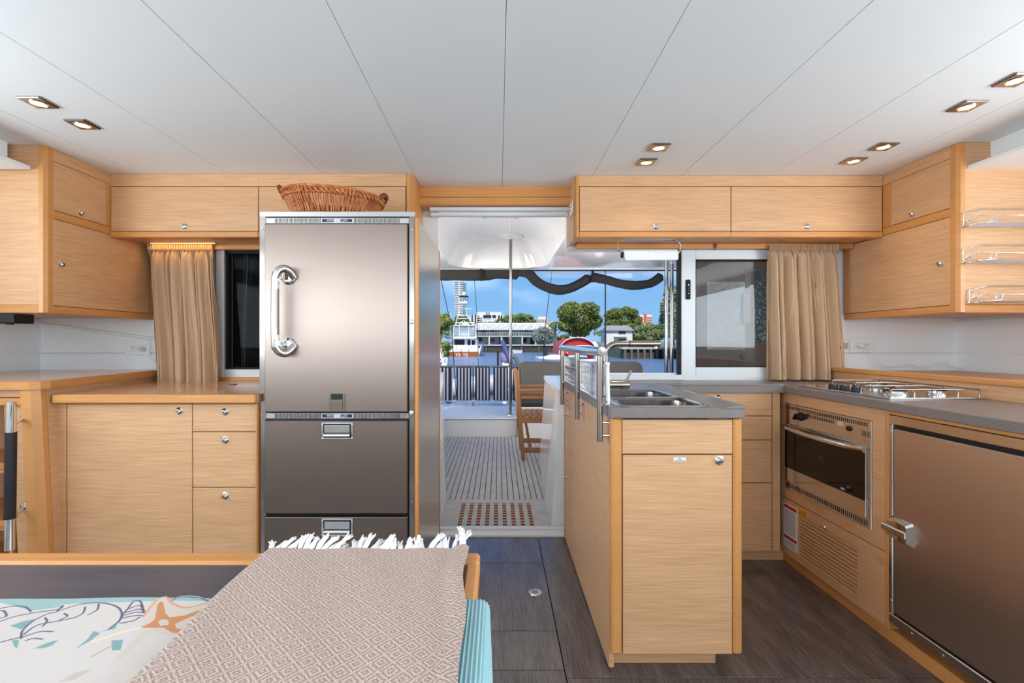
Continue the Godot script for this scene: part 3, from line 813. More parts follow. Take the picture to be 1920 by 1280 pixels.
func build_overheads() -> void:
	# four overhead lockers along the after wall
	for s in [[-2.046, -1.266, 208.0, 484.0, 347.0, "pale oak overhead locker above the curtained window", 2.53], [-1.266, -0.487, 485.5, 760.0, 0.0, "pale oak overhead locker behind the wicker basket", 2.53],
			[0.426, 1.235, 1087.0, 1370.0, 1230.0, "pale oak overhead locker above the paper towel roll", 2.555], [1.235, 2.044, 1371.5, 1654.0, 1512.0, "pale oak overhead locker above the curtain at the galley corner", 2.555]]:
		var d: float = s[6]
		var y0 := YP(445, d)
		var t := thing("overhead_locker", s[5], "cabinet", V((s[0] + s[1]) * 0.5, y0, 2.7), "overhead lockers along the after wall")
		part(t, "carcass", mb().box(s[0], s[1], y0 + 0.012, CEIL - 0.001, d + 0.02, 2.86, 0.001), M.veneer)
		part(t, "bottom_rail", mb().box(s[0], s[1], y0, YP(434, d), d - 0.004, d + 0.06, 0.004), M.trim)
		part(t, "top_rail", mb().box(s[0], s[1], YP(349, d), CEIL - 0.001, d, d + 0.02, 0.001), M.veneer)
		var door := front_panel(t, "door", s[2], s[3], 350, 433, d)
		if s[4] > 0.0: knob_px(door, s[4], 424.5, d)
		if s[0] == 0.426:
			part(t, "end_stile", mb().box(0.412, 0.4275, y0, CEIL - 0.001, d - 0.004, 2.86, 0.003), M.trim_up)
			part(t, "end_corner", mb().box(0.405, 0.4125, y0 - 0.0, CEIL - 0.001, d + 0.05, 2.86, 0.002), M.veneer)
		if s[1] == -0.487:
			part(t, "end_stile", mb().prism(PackedVector2Array([Vector2(-0.486, d), Vector2(-0.482, d - 0.003), Vector2(-0.468, d), Vector2(-0.45, d + 0.05), Vector2(-0.45, 2.86), Vector2(-0.486, 2.86)]), Vector3(0, y0, 0), Vector3.RIGHT, Vector3(0, 0, -1), Vector3(0, CEIL - 0.001 - y0, 0)), M.trim_up)
		part(t, "valance", mb().box(s[0] + 0.02, s[1] - 0.001, y0 - 0.018, y0 + 0.012, 2.76, 2.80, 0.003), M.trim)
	# tapered corner cabinets with two doors, each ending in a flat panel
	for s in [-1.0, 1.0]:
		var X := 2.046
		var side := "the raised sideboard" if s < 0 else "the gas hob"
		var t := thing("corner_cabinet", "pale oak corner wall cabinet with two doors above " + side, "cabinet", V(s * 2.3, 1.265, 2.5))
		var de := 2.20 if s < 0 else 2.17
		part(t, "carcass", mb().box(s * (X + 0.02), s * 2.70, 1.275, CEIL - 0.001, de, 2.845, 0.001), M.veneer)
		part(t, "bottom_rail", mb().box(s * X, s * (X + 0.03), 1.265, 1.299, de + 0.005, 2.845, 0.003), M.trim_z)
		part(t, "middle_rail", mb().box(s * X, s * (X + 0.02), 1.700, 1.738, de + 0.005, 2.56, 0.002), M.trim_z)
		part(t, "top_rail", mb().box(s * X, s * (X + 0.02), 1.965, CEIL - 0.001, de + 0.005, 2.56, 0.002), M.veneer)
		part(t, "back_stile", mb().box(s * X, s * (X + 0.02), 1.300, 1.70, 2.795, 2.845, 0.002), M.trim_up)
		part(t, "upper_stile", mb().box(s * X, s * (X + 0.02), 1.739, 1.964, 2.502, 2.56, 0.002), M.trim_up)
		var up := part(t, "door", mb().box(s * X, s * (X + 0.019), 1.740, 1.963, de + 0.008, 2.500, 0.0015), M.veneer)
		var lo := part(t, "door", mb().box(s * X, s * (X + 0.019), 1.301, 1.698, de + 0.008, 2.793, 0.0015), M.veneer)
		knob(up, V(s * X, 1.765, DS(152, -X) if s < 0 else DS(1711, X)), Vector3(-s, 0, 0))
		knob(lo, V(s * X, 1.495, DS(115, -X) if s < 0 else DS(1764, X)), Vector3(-s, 0, 0))
		var pf := PackedVector2Array([Vector2(X, de + 0.006), Vector2(X, de - 0.020), Vector2(X + 0.008, de - 0.036), Vector2(X + 0.024, de - 0.040), Vector2(X + 0.024, de + 0.006)])
		part(t, "corner_post", mb().prism(pf, Vector3(0, 1.265, 0), Vector3(s, 0, 0), Vector3(0, 0, -1), Vector3(0, CEIL - 0.001 - 1.265, 0)), M.trim_up)
		part(t, "end_panel", mb().box(s * (X + 0.0245), s * 2.70, 1.300, CEIL - 0.001, de - 0.038, de - 0.002, 0.001), M.veneer)
		part(t, "end_rail", mb().box(s * (X + 0.0245), s * 2.70, 1.262, 1.299, de - 0.042, de - 0.002, 0.003), M.trim)

# ---------------------------------------------------------------- galley: oven side and back drawers
func build_hob_side() -> void:
	var X := 1.468
	# worktop: island, back run and side run in one taupe slab
	var t := thing("worktop", "taupe stone look worktop running from the sink island round to the hob", "worktop", V(1.0, 0.876, 2.2))
	var yb := 0.876; var yt := 0.910
	var w := mb()
	w.box(0.375, 0.825, yb, yt, 1.605, 1.655, 0.003).box(0.43, 0.71, yb, yt, 1.875, 1.925, 0).box(0.375, 0.825, yb, yt, 2.20, 2.82, 0).box(0.375, 0.43, yb, yt, 1.655, 2.20, 0).box(0.71, 0.825, yb, yt, 1.655, 2.20, 0)
	w.box(0.825, 1.443, yb, yt, 2.43, 2.82, 0)
	part(t, "slab", w, M.taupe)
	part(t, "side_slab", mb().box(1.444, 1.905, yb, yt, 0.95, 2.82, 0.003), M.taupe)
	var fid := PackedVector2Array([Vector2(0.745, 0.9095), Vector2(0.800, 0.921), Vector2(0.826, 0.921), Vector2(0.826, 0.9095)])
	part(t, "raised_lip", mb().prism(fid, V(0, 0, 1.604), Vector3.RIGHT, Vector3.UP, Vector3(0, 0, -0.86)), M.taupe)
	part(t, "raised_lip", mb().box(0.80, 1.446, 0.9095, 0.921, 2.428, 2.465, 0.003), M.taupe)
	# drawers on the after wall
	var d := 2.452
	t = thing("galley_drawer_cabinet", "pale oak stack of four drawers in the corner beside the oven", "cabinet", V(1.15, 0, 2.6))
	part(t, "carcass", mb().box(0.83, 1.445, 0.06, 0.875, d + 0.019, 2.84, 0.001), M.veneer)
	part(t, "plinth", mb().box(0.83, 1.49, 0.0, 0.058, d + 0.045, 2.84, 0.001), M.veneer)
	for r in [[736, 779], [780.5, 824], [825.5, 904.5], [906, 1033]]:
		var dr := front_panel(t, "drawer", 1240, 1447, r[0], r[1], d)
		knob_px(dr, 1346, r[0] + 9.5, d)
	front_panel(t, "filler", 1448.5, 1463, 736, 1033, d)
	# oven unit
	t = thing("oven_cabinet", "pale oak oven housing with a slotted ventilation door at its foot", "cabinet", V(1.7, 0, 2.17))
	var da := DS(1660, X); var db := 2.50
	part(t, "carcass", mb().box(X + 0.019, 1.90, 0.055, 0.875, da, db, 0.001), M.veneer)
	part(t, "plinth", mb().box(X + 0.012, 1.90, 0.0, 0.05, 0.95, db + 0.02, 0.001), M.trim_z)
	var ol := 2.449; var orr := 1.884
	part(t, "face_frame", mb().box(X, X + 0.019, 0.338, 0.392, da, db, 0.001).box(X, X + 0.019, 0.822, 0.875, da, db, 0.001).box(X, X + 0.019, 0.392, 0.822, ol, db, 0.001).box(X, X + 0.019, 0.392, 0.822, da, orr, 0.001), M.veneer)
	# ventilation door: a panel cut by long slots, its strips are slats
	var s0 := DS(1500, X); var s1 := DS(1607, X)
	var vd := part(t, "door", mb().box(X, X + 0.018, 0.052, 0.085, da, db - 0.001, 0.001).box(X, X + 0.018, 0.288, 0.334, da, db - 0.001, 0.001).box(X, X + 0.018, 0.085, 0.288, s0, db - 0.001, 0.001).box(X, X + 0.018, 0.085, 0.288, da, s1, 0.001), M.veneer)
	for k in 12: part(vd, "slat", mb().box(X, X + 0.012, 0.0855 + k * 0.01705, 0.0855 + k * 0.01705 + 0.0125, s1, s0, 0.001), M.veneer)
	part(vd, "slot_backing", mb().box(X + 0.014, X + 0.0175, 0.085, 0.288, s1, s0, 0), M.ink_dark)
	knob(vd, V(X, 0.303, DS(1549, X)), Vector3(-1, 0, 0), 0.009)
	var st := part(vd, "notice", mb().box(X - 0.0012, X, YP(942, 2.48) + 0.0, 0.304, DS(1494.5, X), DS(1470, X), 0), M.paper, "white printed notice with red bands")
	st.mesh = mb().box(X - 0.0012, X, 0.092, 0.312, DS(1495.5, X), DS(1469.5, X), 0).mesh()
	var n0 := DS(1494, X); var n1 := DS(1471, X)
	part(st, "red_band", mb().box(X - 0.0018, X - 0.001, 0.290, 0.306, n0, n1, 0), M.red)
	part(st, "red_band", mb().box(X - 0.0018, X - 0.001, 0.135, 0.151, n0, n1, 0), M.red)
	var ln := mb()
	for k in 15: ln.box(X - 0.0016, X - 0.001, 0.163 + k * 0.0082, 0.163 + k * 0.0082 + 0.0035, n0 + 0.004 + 0.012 * fmod(k * 0.61, 1.0), n1 - 0.004, 0)
	for k in 4: ln.box(X - 0.0016, X - 0.001, 0.102 + k * 0.0075, 0.102 + k * 0.0075 + 0.0032, n0 + 0.004 + 0.01 * fmod(k * 0.4, 1.0), n1 - 0.004, 0)
	part(st, "print_lines", ln, M.ink).set_meta("kind", "stuff")
	var ye := part(vd, "warning_sticker", mb().box(X - 0.0012, X, 0.292, 0.322, DS(1514, X), DS(1497, X), 0), M.yellow, "yellow warning sticker")
	var wl := mb()
	for k in 3: wl.box(X - 0.0018, X - 0.001, 0.298 + k * 0.0075, 0.3005 + k * 0.0075, DS(1512, X), DS(1503, X), 0)
	wl.prism(PackedVector2Array([Vector2(0, 0), Vector2(0.012, 0), Vector2(0.006, 0.011)]), Vector3(X - 0.0018, 0.300, -DS(1502, X)), Vector3(0, 0, -1), Vector3.UP, Vector3(0.0008, 0, 0))
	part(ye, "print", wl, M.ink_dark)
	var sg := part(vd, "small_sign", mb().box(X - 0.0010, X, 0.285, 0.312, DS(1657, X), DS(1647, X), 0), M.trim)
	sg.mesh = mb().box(X - 0.0010, X, 0.278, 0.305, DS(1657, X), DS(1648, X), 0).mesh()
	part(t, "post", mb().box(X - 0.004, X + 0.04, 0.052, 0.875, DS(1667.5, X), da - 0.001, 0.002), M.trim_up)
	# oven
	t = thing("oven", "built in steel oven with dark glass door and curved handle", "oven", V(X + 0.2, 0.392, 2.17))
	part(t, "body", mb().box(X + 0.006, X + 0.40, 0.395, 0.819, orr + 0.003, ol - 0.003, 0.001), M.inox)
	part(t, "fascia", mb().box(X - 0.006, X + 0.006, 0.392, 0.822, orr, ol, 0.002), M.steel_bright, "polished steel fascia")
	var gl := mb()
	for k in 46:
		var z := lerpf(ol - 0.012, orr + 0.022, k / 45.0)
		gl.box(X - 0.0068, X - 0.0055, 0.796, 0.812, z - 0.0022, z + 0.0022, 0)
		gl.box(X - 0.0068, X - 0.0055, 0.402, 0.424, z - 0.0022, z + 0.0022, 0)
		if k > 8 and k < 30: gl.box(X - 0.0068, X - 0.0055, 0.776, 0.790, z - 0.0022, z + 0.0022, 0)
	part(t, "vent_slots", gl, M.slot).set_meta("kind", "stuff")
	var od := part(t, "door", mb().box(X - 0.011, X - 0.0065, 0.434, 0.722, orr + 0.022, ol - 0.006, 0.002), M.steel_bright)
	part(od, "glass", mb().box(X - 0.0125, X - 0.0108, 0.500, 0.690, orr + 0.024, ol - 0.008, 0.001), M.oven_glass, "black oven glass")
	part(od, "glass_emblem", mb().ring_x(X - 0.0132, 0.608, 2.165, 0.030, 0.014, 0.0012), M.etch)
	var lt := TextMesh.new()
	lt.text = "ENO"
	lt.font_size = 14
	lt.pixel_size = 0.0011
	lt.depth = 0.0008
	copy_part(od, "emblem_lettering", lt, M.etch, Vector3(X - 0.0130, 0.608, -2.165) - O, Basis(Vector3.UP, -PI / 2))
	lt = TextMesh.new()
	lt.text = "ENO"
	lt.font_size = 10
	lt.pixel_size = 0.0011
	lt.depth = 0.0008
	copy_part(od, "small_lettering", lt, M.label, Vector3(X - 0.0130, 0.512, -2.03) - O, Basis(Vector3.UP, -PI / 2))
	var hp := []
	for k in 13:
		var s := k / 12.0
		hp.append(V(X - 0.012 - 0.038 * sin(PI * s) ** 0.6, 0.704, lerpf(ol - 0.012, orr + 0.030, s)))
	part(od, "handle", mb().tube(hp, 0.0115, 14), M.chrome, "curved chrome bar handle")
	var k0 := V(X - 0.006, 0.772, DS(1504, X))
	var kn := part(t, "control_knob", mb().lathe(k0, Vector3(-1, 0, 0), [Vector2(0.021, 0), Vector2(0.021, 0.006), Vector2(0.016, 0.010), Vector2(0.014, 0.026), Vector2(0, 0.027)], 18), M.black, "black control knob")
	part(kn, "knob_grip", mb().box(k0.x - 0.034, k0.x - 0.012, 0.768, 0.776, 2.30, 2.33, 0.003), M.black).mesh = mb().slab(Transform3D(Basis(Vector3.RIGHT, 0.6), k0 + Vector3(-0.026, 0, 0)), Vector3(0.010, 0.017, 0.005), 0.002).mesh()
	part(t, "ignition_button", mb().lathe(V(X - 0.006, 0.772, DS(1595, X)), Vector3(-1, 0, 0), [Vector2(0.011, 0), Vector2(0.010, 0.008), Vector2(0, 0.009)], 16), M.black, "round black ignition button")
	part(t, "timer_display", mb().box(X - 0.0085, X - 0.006, 0.776, 0.792, DS(1583, X), DS(1574, X), 0.0005), M.label)
	for p in [[1620.0, 1626.0], [1629.0, 1635.5]]: part(t, "hazard_mark", frame_x(X - 0.0075, 0.755, 0.777, DS(p[1], X), DS(p[0], X)), M.etch_tan)
	# refrigerator under the worktop
	t = thing("under_counter_refrigerator", "small brushed steel refrigerator under the worktop with chrome latch", "refrigerator", V(1.7, 0.08, 1.5))
	var fa := 1.13; var fb := DS(1668.5, X)
	part(t, "body", mb().box(X + 0.02, 1.90, 0.085, 0.862, fa, fb, 0.002), M.inox)
	part(t, "frame", mb().box(X - 0.006, X + 0.02, 0.826, 0.862, fa, fb, 0.003).box(X - 0.006, X + 0.02, 0.085, 0.120, fa, fb, 0.003).box(X - 0.006, X + 0.02, 0.120, 0.826, DS(1676.5, X), fb, 0.003).box(X - 0.006, X + 0.02, 0.120, 0.826, fa, fa + 0.03, 0.003), M.steel_bright, "polished steel frame")
	part(t, "top_rail", mb().box(X - 0.003, X + 0.02, 0.8622, 0.8755, fa, fb, 0.001), M.trim_z)
	part(t, "recess", mb().box(X + 0.006, X + 0.019, 0.12, 0.826, fa + 0.03, DS(1677, X), 0), M.black)
	var fdr := part(t, "door", mb().box(X - 0.012, X + 0.004, 0.134, 0.812, fa + 0.045, DS(1680.5, X), 0.004), M.steel_pale)
	for p in [0.80, 0.17]: part(t, "screw", mb().lathe(V(X - 0.006, p, fb - 0.012), Vector3(-1, 0, 0), [Vector2(0.005, 0), Vector2(0.004, 0.0015), Vector2(0, 0.002)], 10), M.chrome)
	for p in [1.70, 1.58]: part(t, "screw", mb().lathe(V(X - 0.006, 0.10, p), Vector3(-1, 0, 0), [Vector2(0.005, 0), Vector2(0.004, 0.0015), Vector2(0, 0.002)], 10), M.chrome)
	var lz := DS(1692, X)
	var lp := PackedVector2Array([Vector2(-0.062, -0.026), Vector2(-0.05, -0.036), Vector2(0.0, -0.046), Vector2(0.046, -0.046), Vector2(0.050, -0.040), Vector2(0.050, 0.034), Vector2(0.044, 0.042), Vector2(0.0, 0.042), Vector2(-0.045, 0.034), Vector2(-0.062, 0.020)])
	var lo := []
	var hi := []
	for q in lp:
		lo.append(Vector3(X - 0.012, 0.450 + q.y, -lz + 0.012 + q.x))
		hi.append(Vector3(X - 0.034, 0.450 + q.y * 0.72, -lz + 0.012 + q.x * 0.86))
	var dome := mb()
	for i in lo.size():
		var j := (i + 1) % lo.size()
		dome.q(lo[i], lo[j], hi[j], hi[i], (lo[i] + lo[j]) * 0.5 - Vector3(X + 0.01, 0.450, -lz + 0.012))
		dome.tri(Vector3(X - 0.036, 0.450, -lz + 0.012), hi[i], hi[j], Vector3.LEFT)
	var la := part(fdr, "latch", dome, M.chrome, "chrome latch handle")
	part(la, "latch_lever", mb().slab(Transform3D(Basis(), V(X - 0.037, 0.448, lz - 0.006)), Vector3(0.005, 0.012, 0.054), 0.003), M.steel_bright)
	t = thing("galley_end_panel", "oak end board closing the galley run beyond the small refrigerator", "panel", V(1.7, 0, 1.04))
	part(t, "board", mb().box(X, 1.905, 0.052, 0.875, 0.97, 1.12, 0.002), M.veneer)
	part(t, "edge_strip", mb().box(X - 0.004, X + 0.03, 0.052, 0.875, 1.1205, 1.128, 0.001), M.trim_up)
	# backsplash ledge above the worktop
	t = thing("backsplash_ledge", "beech ledge with oak upstand behind the gas hob", "ledge", V(2.0, 0.91, 1.9))
	part(t, "upstand", mb().box(1.905, 1.925, 0.90, 0.966, 0.95, 2.79, 0.001), M.veneer)
	part(t, "edging", mb().box(1.893, 1.935, 0.966, 0.990, 0.95, 2.80, 0.004), M.trim_z)
	part(t, "shelf", mb().box(1.93, 2.71, 0.945, 0.965, 0.95, 2.84, 0.001), M.trim_z)
	build_hob()

func frame_x(x: float, y0: float, y1: float, d0: float, d1: float) -> MB:
	var w := 0.0022
	return mb().box(x, x + 0.0015, y0, y0 + w, d0, d1, 0).box(x, x + 0.0015, y1 - w, y1, d0, d1, 0).box(x, x + 0.0015, y0, y1, d0, d0 + w, 0).box(x, x + 0.0015, y0, y1, d1 - w, d1, 0).box(x, x + 0.0015, y0 + 0.006, y1 - 0.006, d0 + 0.008, d1 - 0.008, 0)

func build_hob() -> void:
	var t := thing("gas_hob", "low steel gas hob with wire pan rails and black knobs", "hob", V(1.68, 0.91, 2.1))
	var x0 := 1.505; var x1 := 1.885; var d0 := 1.845; var d1 := 2.42
	part(t, "plate", mb().box(x0, x1, 0.9095, 0.918, d0, d1, 0.003), M.steel_bright)
	for k in 4:
		var p: Vector3 = [V(1.530, 0.918, 2.195), V(1.530, 0.918, 2.125), V(1.532, 0.918, 2.058), V(1.590, 0.918, 2.13)][k]
		var kb := part(t, "control_knob", mb().lathe(p, Vector3.UP, [Vector2(0.021, 0), Vector2(0.021, 0.004), Vector2(0.018, 0.006), Vector2(0.017, 0.022), Vector2(0.0, 0.023)], 18), M.black, "black gas knob")
		part(kb, "knob_mark", mb().box(p.x - 0.002, p.x + 0.002, 0.9405, 0.9420, -p.z - 0.015, -p.z, 0), M.label)
	for b in [[1.615, 1.955, 0.040], [1.79, 1.96, 0.032], [1.70, 2.10, 0.028], [1.79, 2.27, 0.040]]:
		var c := V(b[0], 0.918, b[1])
		var bu := part(t, "burner", mb().lathe(c, Vector3.UP, [Vector2(b[2] * 1.15, 0), Vector2(b[2] * 1.1, 0.006), Vector2(b[2], 0.008), Vector2(b[2], 0.016), Vector2(0, 0.016)], 22), M.steel_bright)
		part(bu, "burner_cap", mb().lathe(c + Vector3(0, 0.016, 0), Vector3.UP, [Vector2(b[2] * 0.95, 0), Vector2(b[2] * 0.95, 0.005), Vector2(b[2] * 0.7, 0.007), Vector2(0, 0.0075)], 22), M.black)
	# wire rails along and across the plate
	for r in [[1.525, 1.865, 2.02, 0.948], [1.620, 1.870, 2.33, 0.943], [1.710, 1.870, 2.33, 0.943], [1.790, 1.870, 2.33, 0.943], [1.870, 1.865, 2.36, 0.948]]:
		var x: float = r[0]
		var h: float = r[3]
		part(t, "pan_rail", mb().tube([V(x, 0.918, r[2]), V(x, h - 0.008, r[2]), V(x, h, r[2] - 0.008), V(x, h, r[1] + 0.008), V(x, h - 0.008, r[1]), V(x, 0.918, r[1])], 0.0026, 8), M.inox)
	for d in [1.865, 2.02, 2.18, 2.33]:
		var xs: float = 1.525 if d < 2.03 else 1.620
		part(t, "pan_support", mb().tube([V(xs, 0.918, d), V(xs, 0.944, d), V(xs + 0.005, 0.948, d), V(1.865, 0.948, d), V(1.87, 0.944, d), V(1.87, 0.918, d)], 0.0026, 8), M.inox)

# ---------------------------------------------------------------- sink island
func build_island() -> void:
	var d := 1.625
	var t := thing("sink_island", "pale oak sink island with a tall door and beech corner posts", "cabinet", V(0.6, 0, 2.1))
	part(t, "carcass", mb().box(0.398, 0.80, 0.072, 0.60, d + 0.02, 2.78, 0.001).box(0.398, 0.43, 0.60, 0.875, d + 0.02, 2.78, 0.001).box(0.72, 0.80, 0.60, 0.875, d + 0.02, 2.78, 0.001), M.veneer)
	part(t, "plinth", mb().box(0.40, 0.765, 0.0, 0.070, 1.692, 2.78, 0.002), M.veneer)
	part(t, "corner_post", mb().box(0.380, XP(1166, d), 0.075, 0.875, d - 0.004, d + 0.03, 0.006), M.trim_up)
	part(t, "corner_post", mb().box(XP(1374.5, d), 0.824, 0.075, 0.875, d - 0.004, d + 0.03, 0.006), M.trim_up)
	part(t, "outer_panel", mb().box(0.80, 0.820, 0.075, 0.875, d + 0.03, 2.44, 0.001), M.veneer)
	front_panel(t, "drawer_front", 1167, 1373.5, 786.5, 850.5, d)
	var dr := front_panel(t, "door", 1168, 1373, 853, 1226, d)
	knob_px(dr, 1348.5, 862.5, d)
	var sk := part(dr, "small_label", mb().box(XP(1263, d), XP(1286, d), YP(865, d), YP(857.5, d), d - 0.001, d, 0), M.paper, "small white label")
	part(sk, "print", mb().box(XP(1265, d), XP(1284, d), YP(864, d), YP(862.5, d), d - 0.0014, d - 0.001, 0).box(XP(1271, d), XP(1277, d), YP(861, d), YP(859, d), d - 0.0014, d - 0.001, 0), M.ink)
	# long side facing the doorway, with two small doors at its end
	var e := 2.50
	part(t, "side_panel", mb().box(0.380, 0.398, 0.01, 0.875, d + 0.03, e - 0.003, 0.001), M.veneer)
	part(t, "end_stile", mb().box(0.378, 0.398, 0.01, 0.875, 2.745, 2.79, 0.002), M.trim_up)
	part(t, "side_rail", mb().box(0.380, 0.398, 0.780, 0.875, e, 2.743, 0.001), M.veneer)
	for r in [[0.43, 0.777], [0.01, 0.427]]:
		var sd := part(t, "door", mb().box(0.380, 0.398, r[0], r[1], e, 2.742, 0.001), M.veneer)
		knob(sd, V(0.380, r[1] - 0.045, 2.66), Vector3(-1, 0, 0), 0.010)
	# two steel bowls
	for b in [[1.66, 1.875, "steel sink bowl at the island's end"], [1.925, 2.20, "steel sink bowl beside the mixer tap"]]:
		t = thing("sink", b[2], "sink", V(0.57, 0.75, (b[0] + b[1]) * 0.5))
		var x0 := 0.43; var x1 := 0.71
		var rings := []
		for q in [[0.0, 0.9125, 0.024], [-0.012, 0.9135, 0.018], [-0.014, 0.911, 0.018], [0.006, 0.905, 0.03], [0.010, 0.80, 0.04], [0.030, 0.765, 0.05], [0.10, 0.760, 0.05]]:
			rings.append(rounded(x0 + q[0] , x1 - q[0], b[0] + q[0], b[1] - q[0], q[2], q[1]))
		var m := mb()
		for i in rings.size() - 1:
			for k in rings[i].size():
				var k2: int = (k + 1) % rings[i].size()
				m.q(rings[i][k], rings[i][k2], rings[i + 1][k2], rings[i + 1][k], Vector3.UP)
		var last: Array = rings[-1]
		for k in last.size() - 2: m.tri(last[0], last[k + 1], last[k + 2], Vector3.UP)
		part(t, "bowl", m, M.inox)
		part(t, "rim", rim_strip(x0, x1, b[0], b[1]), M.steel_bright)
		part(t, "drain", mb().lathe(V(0.57, 0.7605, (b[0] + b[1]) * 0.5), Vector3.UP, [Vector2(0.035, 0), Vector2(0.03, 0.004), Vector2(0, 0.002)], 20), M.chrome)
	# mixer tap
	t = thing("mixer_tap", "brushed steel mixer tap with long level spout over the sink", "tap", V(0.415, 0.91, 1.905))
	var tx := 0.424; var td := 1.905
	part(t, "base", mb().lathe(V(tx, 0.91, td), Vector3.UP, [Vector2(0.024, 0), Vector2(0.024, 0.006), Vector2(0.015, 0.010), Vector2(0.013, 0.05), Vector2(0, 0.05)], 18), M.inox)
	var sp := [V(tx, 0.955, td), V(tx, 1.075, td)]
	for k in 7:
		var a := PI / 2 * k / 6.0
		sp.append(V(tx + 0.045 * (1 - cos(a)), 1.080 + 0.045 * sin(a), td))
	sp.append(V(tx + 0.215, 1.125, td))
	part(t, "spout", mb().tube(sp, 0.0125, 16), M.inox)
	part(t, "spout_sleeve", mb().tube([V(tx + 0.095, 1.125, td), V(tx + 0.213, 1.125, td)], 0.0138, 16), M.inox)
	part(t, "spout_ring", mb().tube([V(tx + 0.092, 1.125, td), V(tx + 0.095, 1.125, td)], 0.0142, 16), M.black)
	part(t, "aerator", mb().tube([V(tx + 0.198, 1.115, td), V(tx + 0.198, 1.106, td)], 0.009, 14), M.inox)
	part(t, "mixer_body", mb().tube([V(tx - 0.004, 0.962, td), V(tx + 0.092, 0.962, td)], 0.017, 18), M.inox)
	part(t, "mixer_collar", mb().tube([V(tx + 0.055, 0.962, td), V(tx + 0.090, 0.962, td)], 0.0188, 18), M.inox)
	part(t, "lever", mb().tube([V(tx + 0.076, 0.975, td), V(tx + 0.086, 0.985, td), V(tx + 0.102, 1.018, td)], 0.0045, 10), M.inox)
	# guard rail
	t = thing("guard_rail", "steel guard rail with three posts along the island's edge", "rail", V(0.35, 0.79, 2.1))
	var rx := 0.347
	for p in [1.645, 2.12, 2.62]:
		var po := part(t, "post", mb().tube([V(rx, 0.792, p), V(rx, 1.090, p)], 0.0108, 16), M.inox)
		for y in [0.812, 0.856]:
			part(po, "bolt", mb().tube([V(rx, y, p), V(0.381, y, p)], 0.006, 10), M.chrome)
	part(t, "top_rail", mb().tube([V(rx, 1.100, 1.615), V(rx, 1.100, 2.66)], 0.0165, 18), M.chrome)
	part(t, "end_cap", mb().lathe(V(rx, 1.100, 1.615), Vector3(0, 0, 1), [Vector2(0.0168, 0), Vector2(0.0155, 0.003), Vector2(0, 0.0035)], 18), M.inox)
	for s in [[1.66, 2.105], [2.135, 2.605]]:
		var g := part(t, "mesh_panel", frame_yz(rx + 0.012, 0.925, 1.052, s[0], s[1], 0.004), M.chrome, "woven wire mesh panel")
		var wm := mb()
		for k in 5: wm.tube([V(rx + 0.012, 0.946 + 0.0212 * k, s[0]), V(rx + 0.012, 0.946 + 0.0212 * k, s[1])], 0.0018, 6)
		var nn := 20
		for k in nn:
			var z := lerpf(s[0] + 0.012, s[1] - 0.012, k / (nn - 1.0))
			wm.box(rx + 0.0115, rx + 0.0135, 0.927, 1.050, z - 0.0042, z + 0.0042, 0)
		part(g, "wire_mesh", wm, M.chrome).set_meta("kind", "stuff")
	t = thing("white_tube", "slim white plastic tube standing at the guard rail post", "tube", V(0.39, 0.91, 1.70))
	part(t, "tube", mb().tube([V(0.388, 0.912, 1.70), V(0.385, 1.052, 1.70)], 0.0070, 12), M.plastic)
	part(t, "cap", mb().tube([V(0.385, 1.050, 1.70), V(0.3848, 1.060, 1.70)], 0.0088, 12), M.plastic)
	part(t, "ring_clip", mb().tube(circle(V(0.374, 0.918, 1.66), 0.009), 0.0018, 6, false), M.chrome)

func circle(c: Vector3, r: float) -> Array:
	var p := []
	for k in 17: p.append(c + Vector3(0.0, sin(TAU * k / 16.0) * r, cos(TAU * k / 16.0) * r))
	return p

func frame_yz(x: float, y0: float, y1: float, d0: float, d1: float, r: float) -> MB:
	return mb().tube([V(x, y0, d0), V(x, y0, d1)], r, 8).tube([V(x, y1, d0), V(x, y1, d1)], r, 8).tube([V(x, y0, d0), V(x, y1, d0)], r, 8).tube([V(x, y0, d1), V(x, y1, d1)], r, 8)

func rounded(x0: float, x1: float, d0: float, d1: float, r: float, y: float, n := 6) -> Array:
	var p := []
	for c in [[x1 - r, d1 - r, 0.0], [x0 + r, d1 - r, PI / 2], [x0 + r, d0 + r, PI], [x1 - r, d0 + r, PI * 1.5]]:
		for k in n:
			var a: float = c[2] + PI / 2 * k / (n - 1.0)
			p.append(V(c[0] + r * cos(a), y, c[1] + r * sin(a)))
	return p

func rim_strip(x0: float, x1: float, d0: float, d1: float) -> MB:
	var a := rounded(x0 - 0.016, x1 + 0.016, d0 - 0.016, d1 + 0.016, 0.04, 0.9105)
	var b := rounded(x0 - 0.014, x1 + 0.014, d0 - 0.014, d1 + 0.014, 0.04, 0.9125)
	var c := rounded(x0 + 0.002, x1 - 0.002, d0 + 0.002, d1 - 0.002, 0.03, 0.9125)
	var m := mb()
	for k in a.size():
		var k2 := (k + 1) % a.size()
		m.q(a[k], a[k2], b[k2], b[k], Vector3.UP); m.q(b[k], b[k2], c[k2], c[k], Vector3.UP)
	return m

